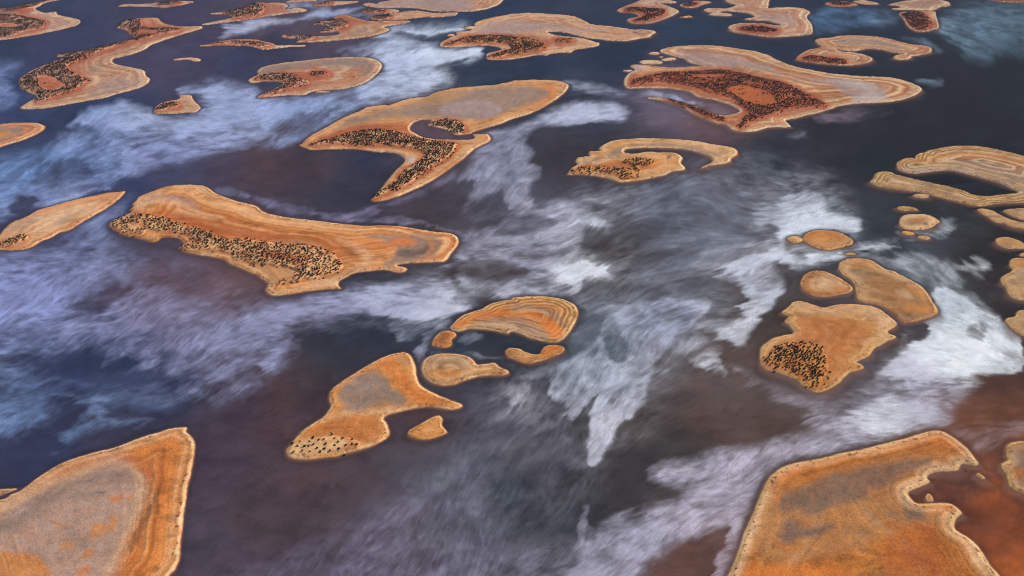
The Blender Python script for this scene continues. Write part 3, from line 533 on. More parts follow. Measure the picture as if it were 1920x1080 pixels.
# ------------------------------------------------------------------ survey of the lake bed
# brine colour read at points (u, v, r, g, b)
BRINE = [(1270,186,128,112,140),(1335,206,122,92,104),(1380,213,120,84,92),(785,240,112,88,106),(830,254,112,88,106),(1500,760,110,88,84),(1330,720,112,92,94),(60,8,58,58,90),(20,40,50,56,86),(100,95,72,66,102),(300,110,86,72,102),(330,20,78,64,96),(20,170,66,74,118),(200,215,52,60,98),(450,100,62,62,98),(560,60,96,76,96),(430,72,84,68,94),(500,45,100,80,100),
 (520,85,62,62,92),(900,18,44,58,94),(1000,130,40,52,80),(930,140,42,54,82),(1150,100,38,50,78),(1300,60,42,56,86),(1450,80,40,50,76),(1600,130,37,41,56),(1620,55,37,44,67),(1800,150,34,32,44),(1850,210,29,28,38),(1700,250,36,36,47),(1900,60,34,43,58),(1900,130,30,32,44),
 (1560,235,48,43,56),(1450,285,52,54,70),(1650,300,39,42,49),(1790,330,23,24,34),(1860,345,22,24,32),(1750,400,44,44,49),(1900,430,36,30,34),(1860,500,52,42,42),(1870,580,52,42,42),(1870,480,40,34,38),(1040,285,66,58,68),(1010,260,70,66,84),(1100,215,60,62,84),
 (1180,300,60,54,64),(600,325,84,64,76),(480,312,98,70,80),(690,300,58,60,86),(640,350,60,60,82),(720,350,66,62,82),(780,400,78,66,78),(420,300,88,72,96),(230,365,68,70,112),(330,330,82,76,108),(300,515,112,84,98),(420,530,118,86,92),(360,500,108,84,100),(150,450,84,78,112),(240,465,84,72,92),(320,455,86,70,86),(220,400,76,74,112),
 (640,640,56,58,74),(560,720,74,62,72),(700,620,54,60,78),(450,760,82,64,82),(530,740,92,66,70),(520,790,88,64,72),(300,740,60,64,96),(150,690,60,68,106),(250,690,54,62,98),(100,860,60,62,94),(230,830,64,60,84),(400,830,84,68,84),(420,900,88,70,86),(400,1000,92,78,96),(470,960,90,72,82),(560,900,90,70,78),(640,910,92,74,82),(700,950,96,84,100),(800,900,92,86,102),(880,900,84,86,106),(950,930,70,76,92),(1000,850,80,76,88),(1050,880,70,66,78),(1100,940,64,62,70),(1040,980,68,68,80),(1160,880,70,64,70),
 (1200,800,90,78,80),(1250,850,68,62,66),(1330,790,98,78,76),(1450,800,96,76,72),(1400,760,104,86,86),(1250,680,104,96,104),(1400,670,104,86,84),(1360,720,104,90,92),(1330,450,112,114,134),(1230,400,94,96,118),(1150,480,80,72,76),(1180,430,84,80,90),(1250,500,92,92,106),(1330,540,96,94,106),(1150,610,98,104,122),(1140,650,92,104,124),(900,640,50,56,68),(960,640,46,52,66),(850,660,60,70,90),(920,520,84,74,78),(870,500,76,66,72),(950,350,88,86,108),(1000,420,98,94,114),(1430,590,78,66,66),(1420,530,90,80,84),(1700,440,56,60,72),(1740,470,76,80,94),(1660,400,60,63,73),(1690,540,96,100,116),(1790,520,74,70,76),(1840,570,66,62,66),
 (1850,720,90,62,54),(1900,700,84,56,50),(1880,760,98,66,52),(1830,790,110,76,64),(1850,860,106,68,54),(1800,910,88,56,50),(1860,940,134,74,42),(1850,980,98,58,44),(1900,1050,150,84,42),(1880,1010,126,70,40),(1300,1050,116,82,76),(1250,1060,112,80,76),(1350,1030,126,94,92),(1690,690,98,90,96),(1500,750,122,112,124),(1620,700,104,96,106),(1400,690,100,80,80),(1420,610,80,66,62),(900,760,88,84,104),(960,800,86,82,100),(800,780,96,74,82),(900,700,66,62,76)]
SALTC = [(600,1040,116,110,142),(480,1060,112,104,134),(750,1040,122,116,146),(850,900,112,114,134),(930,880,104,108,126),(800,990,116,114,136),(1000,960,110,110,128),(960,830,116,114,134),(100,225,150,166,220),(50,300,112,144,204),(300,200,170,182,226),(420,210,158,172,220),(600,220,140,160,212),(750,125,180,192,232),(850,115,196,206,238),(840,50,178,192,226),(520,55,168,172,208),(640,20,150,158,200),(150,320,120,146,204),(300,300,138,150,202),(20,150,116,132,186),(40,190,130,146,200),(150,365,150,164,214),(750,560,168,172,208),(850,575,190,194,224),(600,570,150,150,192),(200,640,140,146,194),(60,560,142,152,210),(300,600,146,144,188),(480,650,140,144,186),(50,770,106,130,180),(190,780,124,146,194),(150,830,110,136,184),(1500,420,206,214,238),(1500,370,180,186,212),(1570,475,196,202,226),(1800,670,216,222,242),(1880,640,206,212,232),(1780,560,176,184,206),(1100,500,212,216,240),(1050,400,170,172,204),(1110,415,186,190,216),(1000,470,150,150,180),(930,270,150,154,190),(1100,205,166,172,206),(1230,175,150,154,192),(1130,720,166,172,200),(1150,800,186,186,212),(1250,600,150,156,190),(1080,690,160,168,196),(1300,340,134,142,168),(1420,300,120,126,146),(1370,420,128,134,162),(1250,460,120,126,150),(1400,630,196,198,222),(1440,480,186,190,216),(1390,500,176,180,208),(1400,900,174,166,196),(1300,940,166,160,188),(1200,1020,160,160,192),(1360,1050,166,150,174),(1650,785,200,202,226),(1750,740,170,170,200),(1550,810,176,172,202),(1480,850,170,164,192),(1600,740,146,142,166),(1420,735,140,130,148),(900,1020,136,132,164),(700,1020,126,118,152),(800,960,120,116,146),(560,390,120,118,160),(680,405,136,128,166),(800,420,136,128,160),(1830,60,92,116,144),(1880,90,80,102,126),(1560,30,78,108,152),(1500,45,80,112,158),(1740,85,120,140,170),(1840,500,190,198,216),(980,740,186,186,210),(1330,680,196,200,222),(800,650,150,152,186),(1840,815,146,126,138),(1600,215,120,104,124)]
# salt crust sheets: strength, softness, outline
SALT = [(.62,10,'-150,300 60,288 110,258 150,240 135,225 180,205 230,190 290,215 380,215 370,185 350,170 400,152 470,165 480,183 520,185 600,175 660,165 700,140 717,125 700,105 640,95 700,80 720,60 750,50 800,45 870,45 860,60 800,62 770,72 830,85 900,95 880,115 800,130 850,145 830,160 780,180 720,190 650,215 590,240 560,265 500,270 400,285 300,310 220,340 150,360 60,385 0,390 -150,395'),
 (.6,8,'135,225 190,200 240,195 300,215 350,222 420,190 470,190 440,230 350,250 250,245 170,245'),(.6,8,'400,160 470,170 520,190 620,180 600,215 500,235 420,225 390,190'),(.85,5,'715,110 800,95 900,92 880,112 790,125 720,133'),(.6,6,'840,140 780,175 690,185 660,165 720,140 800,128'),
 (.5,8,'-150,110 30,118 20,150 35,185 0,205 -150,210'),(.9,4,'58,386 110,372 205,352 160,366 90,392 70,387'),(.4,6,'-60,395 25,375 30,400 10,415 -60,420'),
 (.8,4,'410,70 430,52 420,48 480,38 560,33 600,15 680,15 640,30 720,22 700,30 620,35 580,30 530,42 480,55 440,66'),(.5,3,'540,5 600,3 625,8 575,14 540,10'),(.95,2,'760,58 800,54 868,50 860,57 800,60'),
 (.56,26,'-150,480 60,470 150,430 210,390 232,385 215,420 205,440 240,480 330,500 430,545 500,575 600,565 750,530 850,520 880,545 870,580 800,595 740,595 640,595 560,610 540,640 520,680 480,680 440,700 380,685 330,678 250,668 200,655 100,650 0,670 -150,690'),
 (.45,16,'-150,520 60,540 150,530 100,580 0,620 -150,640'),(.6,8,'500,578 640,548 760,530 830,525 850,560 870,575 840,590 740,592 600,590 520,600'),(.9,4,'690,594 780,572 880,575 845,590 760,594'),(.45,10,'330,640 480,585 600,575 550,610 500,640 420,660'),(.5,4,'480,692 510,660 545,630 530,660 515,690 490,698'),
 (.32,14,'-150,690 60,690 50,720 100,760 80,800 0,830 -150,850'),(.5,8,'-60,770 60,755 80,790 30,815 -60,825'),(.45,6,'160,768 180,755 200,770 190,782 240,788 290,792 200,802 150,815 112,845 104,841 115,815 150,785'),(.3,4,'100,736 140,746 210,739 206,745 140,755 100,745'),
 (.4,5,'265,724 300,708 310,690 340,670 350,678 312,712 280,724'),(.4,5,'350,735 380,710 425,700 416,714 385,724 355,738'),(.4,4,'430,739 450,725 482,717 478,725 445,738'),(.35,3,'185,690 200,660 225,655 240,672 205,680 190,692'),(.4,3,'240,700 255,678 300,672 285,690 258,692'),(.35,5,'-60,655 60,640 120,655 60,668 -60,680'),(.3,4,'20,725 70,715 110,712 60,725 25,735'),
 (.58,6,'900,260 950,240 1000,220 1060,195 1150,190 1180,205 1170,225 1080,228 1010,240 990,255 1000,290 1010,320 990,350 1000,380 960,390 930,360 880,390 860,390 900,340 860,340 880,310'),(.6,5,'1050,205 1100,195 1150,200 1170,215 1120,225 1060,225'),(.35,6,'700,379 760,362 850,322 850,340 800,360 740,382'),
 (.3,5,'1060,155 1130,160 1180,170 1170,180 1100,175'),(.6,3,'1185,172 1250,170 1320,195 1290,192 1230,182'),(.2,5,'1240,182 1340,198 1380,212 1340,212 1270,195'),
 (.5,10,'830,480 880,465 870,440 910,430 960,400 1000,385 1060,375 1095,390 1085,405 1130,415 1135,430 1100,450 1080,460 1100,480 1150,505 1130,520 1080,530 1070,550 1000,560 930,550 870,545 850,520'),(.95,4,'1003,505 1060,492 1110,490 1150,507 1100,518 1070,535 1050,520 1060,508'),(.4,5,'1080,400 1120,405 1135,425 1110,430 1080,420'),(.6,4,'930,547 1000,542 1040,555 1000,560'),(.5,3,'1060,525 1090,518 1085,540 1070,550'),
 (.30,30,'1080,370 1150,350 1260,330 1350,300 1400,290 1470,310 1550,340 1580,370 1600,420 1600,450 1500,480 1400,490 1300,510 1200,520 1180,490 1230,460 1250,420 1180,400 1120,400'),(.6,6,'1420,392 1480,367 1540,362 1550,400 1600,410 1605,435 1560,430 1480,445 1470,470 1440,470 1460,440 1420,415'),(.8,6,'1440,415 1500,400 1590,410 1600,432 1520,430 1470,445'),
 (.38,10,'1500,460 1560,470 1640,460 1680,450 1620,460 1700,480 1780,500 1800,530 1760,560 1720,530 1680,500 1600,480 1560,485 1530,500 1500,480'),(.75,4,'1515,478 1570,466 1602,475 1580,487 1540,487'),(.75,3,'1600,455 1650,455 1690,462 1640,466 1610,462'),(.6,8,'1800,495 1840,490 1855,505 1830,512 1805,505'),(.3,5,'1680,420 1760,425 1785,408 1785,440 1700,450'),(.4,6,'1440,470 1500,480 1520,500 1480,500'),
 (.5,8,'1330,510 1400,480 1430,470 1480,478 1500,495 1440,490 1470,540 1460,560 1420,580 1400,640 1370,650 1340,625 1380,600 1400,560 1390,530'),(.85,4,'1340,518 1390,480 1440,475 1490,492 1420,500 1410,515 1375,515'),(.7,4,'1395,555 1475,540 1435,588 1395,605'),(.7,6,'1335,625 1380,600 1430,600 1400,632 1375,652'),
 (.55,5,'1085,580 1150,570 1220,560 1330,560 1320,590 1260,640 1220,690 1215,740 1180,780 1150,830 1125,865 1112,868 1105,840 1108,770 1070,790 1060,760 1035,740 1035,710 1060,680 1090,660 1120,640 1130,600'),(.55,3,'1110,790 1150,765 1180,745 1200,760 1165,800 1125,865 1108,862'),(.4,4,'1065,780 1100,740 1150,700 1190,690 1150,740 1090,790'),(.3,6,'1200,640 1250,600 1320,575 1300,610 1240,650'),
 (.45,6,'945,735 985,722 995,740 980,760 950,755'),(.5,7,'1300,672 1340,655 1355,685 1360,700 1330,685 1300,680'),(.35,5,'1220,697 1260,689 1245,700 1225,699'),(.3,5,'975,710 1030,680 1060,665 1040,700'),(.25,8,'1240,640 1330,600 1360,610 1290,660'),
 (.72,13,'1060,1110 1070,1060 1100,1010 1180,980 1230,950 1290,930 1230,900 1240,870 1300,865 1350,845 1420,835 1500,820 1580,800 1700,760 1750,770 1770,790 1740,808 1640,830 1540,855 1480,870 1430,920 1400,980 1370,1110 1330,1110 1345,1000 1280,1010 1240,1040 1200,1075 1180,1110'),
 (.4,18,'780,1120 850,1040 960,1030 1080,1010 1120,1050 1100,1120'),(.42,28,'380,1120 560,1040 720,980 820,940 900,900 900,960 850,1000 900,1050 850,1120'),(.25,6,'690,985 760,930 880,840 900,850 800,950 720,1000'),(.5,4,'1088,960 1100,955 1106,985 1100,1015 1092,1010'),(.3,4,'1110,990 1180,955 1210,945 1130,1000'),
 (.82,4,'1660,700 1680,660 1720,640 1760,580 1740,545 1790,545 1830,575 1880,600 1915,640 1910,690 1860,700 1800,708 1720,708'),(.65,9,'1670,695 1700,660 1740,625 1800,640 1860,660 1905,690 1850,698 1760,705'),
 (.55,12,'1700,705 1830,705 1810,740 1790,760 1770,790 1740,800 1600,812 1560,802 1600,760 1640,740 1700,720'),(.65,5,'1590,782 1640,745 1700,745 1740,770 1740,790 1660,795 1600,800'),(.3,8,'1420,720 1480,745 1560,790 1540,810 1480,770'),(.36,10,'1380,690 1440,720 1530,745 1620,720 1680,650 1700,620 1680,700 1640,750 1580,790 1540,790 1480,750'),
 (.35,10,'1770,810 1850,795 1940,788 1910,815 1850,840 1810,830'),(.25,5,'1745,560 1780,560 1770,600 1750,620 1720,640 1755,600'),(.3,4,'1780,520 1830,560 1890,610 1860,600 1810,575'),
 (.55,12,'1770,40 1800,15 1850,5 2050,20 2050,95 1880,105 1860,115 1820,110 1810,95 1780,70'),(.5,8,'1500,30 1560,15 1680,25 1660,45 1600,50 1530,60'),(.35,5,'1700,68 1740,78 1765,92 1757,100 1745,88 1690,73'),(.35,4,'1720,152 1760,148 1765,160 1740,165'),(.25,7,'1540,222 1600,200 1660,205 1640,220 1560,230'),(.25,4,'1470,255 1510,248 1515,258 1490,262'),
 (.42,4,'480,370 560,390 640,400 700,385 715,400 690,410 760,410 850,430 900,455 870,480 830,430 760,420 640,415 560,405 490,390'),(.55,3,'775,670 790,640 810,620 842,600 836,625 805,650 790,690 786,702'),(.3,4,'740,600 830,600 790,625 760,640 740,625'),(.3,2,'815,655 880,660 935,675 930,680 870,668'),(.25,3,'860,630 900,622 890,640 855,640'),(.4,3,'380,362 420,350 470,370 430,372')]
SALT += [(.22,34,'860,800 960,700 1060,780 1120,880 1080,960 1000,1010 850,1060 700,1060 560,1050 700,960 800,870'),(.13,30,'1080,560 1300,540 1400,580 1300,660 1240,760 1160,840 1080,760 1060,660'),(.08,30,'900,380 1100,380 1250,460 1330,540 1200,580 1050,560 880,540 840,460'),(.18,16,'0,690 200,700 420,690 330,760 150,760 0,770'),(.2,14,'300,690 480,660 560,640 500,720 400,760 330,740')]
CARVE = [(.6,10,'510,238 560,206 625,200 612,225 560,252 510,252'),(.55,5,'755,60 830,60 860,72 800,75 745,68'),(.75,18,'285,485 350,500 420,540 480,565 400,575 300,545 240,515'),(.8,6,'130,575 200,545 235,545 200,580 160,590'),(.6,10,'90,310 150,300 170,330 110,345 60,340'),(.8,5,'20,375 55,370 58,395 30,400'),
 (.7,6,'960,410 1010,405 1045,410 1040,425 980,440 930,440'),(.75,7,'830,510 880,485 960,495 990,510 940,530 860,520'),(.7,6,'1085,450 1110,430 1145,440 1140,470 1100,470'),(.5,10,'1260,400 1330,395 1400,420 1440,460 1380,440 1300,420'),(.8,5,'1130,640 1160,620 1175,640 1175,670 1160,680 1140,670'),(.5,4,'1100,660 1115,650 1115,665 1095,668'),(.35,5,'1085,580 1140,580 1160,610 1150,630 1090,625'),(.8,3,'1098,802 1108,772 1112,745 1085,780 1070,797'),
 (.95,4,'1240,1080 1300,1015 1350,992 1366,996 1340,1050 1325,1110 1220,1110'),(.55,5,'1810,615 1850,610 1850,640 1830,640'),(.5,8,'1240,905 1310,905 1300,930 1230,930'),(.5,5,'1500,495 1560,500 1540,520 1490,520'),(.6,6,'1190,480 1260,470 1230,500 1180,510'),(.7,8,'100,690 200,668 280,690 330,715 250,725 120,710')]
FLOW = [(100,250,22),(300,230,22),(600,190,20),(800,110,18),(200,600,25),(50,760,20),(400,680,32),(600,570,18),(800,560,15),(1050,200,10),(950,350,55),(1000,450,20),(1100,510,15),(1250,350,20),(1350,400,-20),(1300,480,15),(1500,410,10),(1400,560,30),(1200,650,50),(1130,780,60),(700,950,55),(900,900,65),(850,1020,50),(1250,1000,40),(1400,880,25),(1600,780,15),(1800,680,5),(1850,620,-20),(1780,520,-25),(1650,470,-15),(1800,60,-15),(1550,40,-8),(1300,770,35),(500,350,12),(300,100,12),(1200,820,40),(1000,850,55),(500,800,35),(1700,300,5),(1860,950,70)]
# ------------------------------------------------------------------ the lake: one sheet out to the horizon
G = 1.6
u0, u1, v0, v1 = -150.0, 2070.0, -70.0, 1180.0
us = np.arange(u0, u1 + G, G)
vs = np.arange(v0, v1 + G, G)
NU, NV = len(us), len(vs)
U, V = np.meshgrid(us, vs)
GX, GY = ground(U, V)


def lic(noise, ang, steps=16, h=1.0):
    """smear noise along the flow so that salt streaks follow the wind"""
    acc = noise.copy()
    jj, ii = np.meshgrid(np.arange(NU, dtype=float), np.arange(NV, dtype=float))
    for sgn in (1, -1):
        x, y = jj.copy(), ii.copy()
        for k in range(steps):
            a = ang[np.clip(y.round().astype(int), 0, NV - 1), np.clip(x.round().astype(int), 0, NU - 1)]
            x += sgn * h * np.cos(a)
            y -= sgn * h * np.sin(a)
            acc += noise[np.clip(y.round().astype(int), 0, NV - 1), np.clip(x.round().astype(int), 0, NU - 1)]
    acc -= acc.mean()
    return acc / acc.std()


fl = np.array([(a, b, math.cos(math.radians(2 * c)), math.sin(math.radians(2 * c))) for a, b, c in FLOW])
fv = idw(U, V, fl[:, :2], fl[:, 2:], 3.0, 60.0)
ANG = 0.5 * np.arctan2(fv[..., 1], fv[..., 0]) + 0.6 * fbm(U / 90, V / 54, 5, 3)
rng = np.random.default_rng(7)
fine = lic(rng.random((NV, NU)), ANG, 4)
comb = lic(vnoise(U / 4, V / 3, 12) + 0.8 * vnoise(U / 9, V / 6, 13), ANG, 20)
mid = 0.72 * lic(fbm(U / 34, V / 17, 11, 6, 0.66), ANG, 7, 1.0) + 0.40 * comb * (0.4 + 1.2 * vnoise(U / 70, V / 40, 14))
big = lic(fbm(U / 80, V / 42, 21, 5, 0.6), ANG, 12, 1.3)
spots = lic(sstep(0.66, 0.8, vnoise(U / 9, V / 6, 23)), ANG, 5)
ca, sa = np.cos(ANG), -np.sin(ANG)
w1 = 9 * fbm(U / 44, V / 28, 31, 5) + 6.0 * mid + 3.0 * big
w2 = 7 * fbm(U / 34, V / 20, 41, 6)
WU, WV = U + w1 * ca - w2 * sa, V + w1 * sa + w2 * ca

salt = np.zeros_like(U)
for st, fe, s in SALT:
    salt = 1 - (1 - salt) * (1 - st * patch(WU, WV, spline(P(s), 3), fe * 1.35))
for st, fe, s in CARVE:
    salt = salt * (1 - st * patch(WU, WV, spline(P(s), 3), fe))
body = salt.copy()
cloud = fbm(U / 26 + 0.02 * w1, V / 15, 55, 6)
k = 4 * salt * (1 - salt)
salt = salt + k * (0.10 * mid + 0.05 * big + 0.012 * fine + 0.12 * cloud)
salt = salt * (1 - 0.18 * k * np.clip(spots - 0.8, 0, 2))
salt = np.clip(salt + 0.12 * fbm(U / 120, V / 70, 51, 5) * (0.3 + salt) + 0.006 * mid + 0.006 * fine, 0, 1)
detail = lic(fbm(WU / 10, WV / 5.5, 26, 5, 0.72), ANG, 3)
wrink = fbm(WU / 26, WV / 13, 27, 5, 0.62)
crease = np.exp(-(wrink / 0.022) ** 2) * np.clip(0.5 + 2 * fbm(U / 60, V / 40, 28, 3), 0, 1)
salt = np.clip(salt + k * 0.055 * detail, 0, 1) * (1 - 0.30 * crease * sstep(0.08, 0.3, body))
flow = lic(fbm(U / 20, V / 10, 24, 5, 0.65), ANG, 5)
s2 = salt + k * (0.06 * flow + 0.05 * mid) + 0.012 * fine
terr = sum(w * sstep(t - 0.016, t + 0.016, s2) for t, w in ((0.18, .12), (0.42, .2), (0.58, .28), (0.76, .4)))
thread = np.exp(-(flow / 0.10) ** 2) * sstep(0.06, 0.2, body) * (1 - sstep(0.75, 0.95, body))
dots = sstep(1.3, 1.9, mid + 0.4 * fine) * sstep(0.2, 0.4, body) * (1 - sstep(0.85, 1.0, body))
salt = np.clip(0.72 * salt + 0.28 * terr + 0.20 * thread * (0.3 + cloud).clip(0, 1), 0, 1) * (1 - 0.25 * dots)

brine = idw(WU, WV, [q[:2] for q in BRINE], [q[2:] for q in BRINE], 3.4, 26.0)
brine = lin(brine)
rusty = sstep(1620, 1760, U) * sstep(690, 800, V)
deep = 1 - 0.16 * sstep(1250, 1550, U) * sstep(420, 300, V)
brine = brine * (0.93 * deep)[..., None]
calm = np.stack([0.76 - 0.09 * sstep(900, 100, U) * sstep(560, 300, V) - 0.03 * sstep(900, 100, U), 0.77 + 0 * U, 0.71 + 0.06 * sstep(800, 100, U)], -1)
brine = brine * (calm * (1 - rusty[..., None]) + rusty[..., None] * np.array((1.30, 1.08, .86)) * (1 + 0.5 * fbm(U / 60, V / 40, 68, 5))[..., None])
mot = 1 + 0.36 * fbm(WU / 70, WV / 30, 61, 7, 0.6) + 0.045 * mid + 0.02 * fine + 0.10 * fbm(U / 18, V / 9, 65, 4)
brine = brine * mot[..., None]
saltc = lin(idw(WU, WV, [q[:2] for q in SALTC], [q[2:] for q in SALTC], 3.4, 30.0))
gain = 1.08 + 0.14 * sstep(700, 1200, U)
saltc = saltc * np.stack([gain * (1 + .02 * sstep(500, 1000, U)), gain * (1 + .02 * sstep(500, 1000, U)), gain * (0.94 - .03 * sstep(400, 900, U))], -1)
saltc = saltc * (1 + 0.04 * mid + 0.035 * detail + 0.03 * fine + 0.20 * fbm(U / 50, V / 30, 71, 6))[..., None]

# wet margins round every island: moist sand under a film of brine, then a dark trough
near = np.full_like(U, -1e3)
shade = np.zeros_like(U)
for I in ISL:
    I['px'] = spline(I['out'], 4)
    gx, gy = ground(I['px'][:, 0], I['px'][:, 1])
    I['g'] = np.stack([gx, gy], 1)
    x0, y0 = I['px'].min(0) - 34
    x1, y1 = I['px'].max(0) + 34
    kk = (U > x0) & (U < x1) & (V > y0) & (V < y1)
    if kk.any():
        near[kk] = np.maximum(near[kk], sdf(GX[kk], GY[kk], I['g']))
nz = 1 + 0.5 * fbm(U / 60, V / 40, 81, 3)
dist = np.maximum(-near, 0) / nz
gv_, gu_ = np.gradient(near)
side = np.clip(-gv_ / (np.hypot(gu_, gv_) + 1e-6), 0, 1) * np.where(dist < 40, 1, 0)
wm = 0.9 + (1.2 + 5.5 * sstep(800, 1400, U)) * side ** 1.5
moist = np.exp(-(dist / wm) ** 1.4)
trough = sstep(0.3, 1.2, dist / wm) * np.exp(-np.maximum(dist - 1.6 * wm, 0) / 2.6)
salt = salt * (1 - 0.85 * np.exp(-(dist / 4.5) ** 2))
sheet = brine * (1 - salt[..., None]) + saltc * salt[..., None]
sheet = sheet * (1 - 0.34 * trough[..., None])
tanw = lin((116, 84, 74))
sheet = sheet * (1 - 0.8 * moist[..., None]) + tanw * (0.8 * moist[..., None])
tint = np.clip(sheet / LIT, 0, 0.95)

# margins of the sheet: rows and columns that grow out to the horizon and under the camera
gu = np.concatenate([u0 - np.cumsum(2.0 * 1.35 ** np.arange(14))[::-1], us, u1 + np.cumsum(2.0 * 1.35 ** np.arange(14))])
gv = np.concatenate([np.array([-325.0, -290, -250, -215, -185, -160, -140, -122, -108, -96, -87, -80, -75]), vs, v1 + np.cumsum(2.2 * 1.28 ** np.arange(24))])
MU, MV = np.meshgrid(gu, gv)
XX, YY = ground(MU, MV)
ti = np.clip(np.searchsorted(us, MU.ravel()), 0, NU - 1).reshape(MU.shape)
tj = np.clip(np.searchsorted(vs, MV.ravel()), 0, NV - 1).reshape(MV.shape)
# beyond the survey the colours are mirrored back in
ti = np.where(MU < u0, np.clip(((u0 - MU) / G).astype(int), 0, NU - 1), np.where(MU > u1, np.clip(NU - 1 - ((MU - u1) / G).astype(int), 0, NU - 1), ti))
tj = np.where(MV < v0, np.clip(((v0 - MV) / G).astype(int), 0, 60), np.where(MV > v1, np.clip(NV - 1 - ((MV - v1) / G).astype(int), 0, NV - 1), tj))
tint_m, salt_m, body_m = tint[tj, ti], salt[tj, ti], body[tj, ti]
co = np.stack([XX, YY, np.zeros_like(XX)], -1).reshape(-1, 3)
nr, nc = XX.shape
idx = np.arange(nr * nc).reshape(nr, nc)
quads = np.stack([idx[1:, :-1], idx[1:, 1:], idx[:-1, 1:], idx[:-1, :-1]], -1).reshape(-1, 4)


def submesh(name, co, quads, attrs):
    used = np.unique(quads)
    re = np.full(len(co), -1)
    re[used] = np.arange(len(used))
    return grid_mesh(name, co[used], re[quads], {k: v[used] for k, v in attrs.items()})


at = dict(tint=tint_m.reshape(-1, 3), salt=salt_m.ravel())
crust = body_m.ravel()[quads].mean(1) > 0.42
o = tag(link('water', submesh('water', co, quads[~crust], at), LAKE), kind='structure')
o = tag(link('salt_crust', submesh('salt_crust', co, quads[crust], at), LAKE), kind='structure')

# ------------------------------------------------------------------ the islands
pyrand = random.Random(3)
SHRUBS = []                      # (island, x, y, z, px, py)


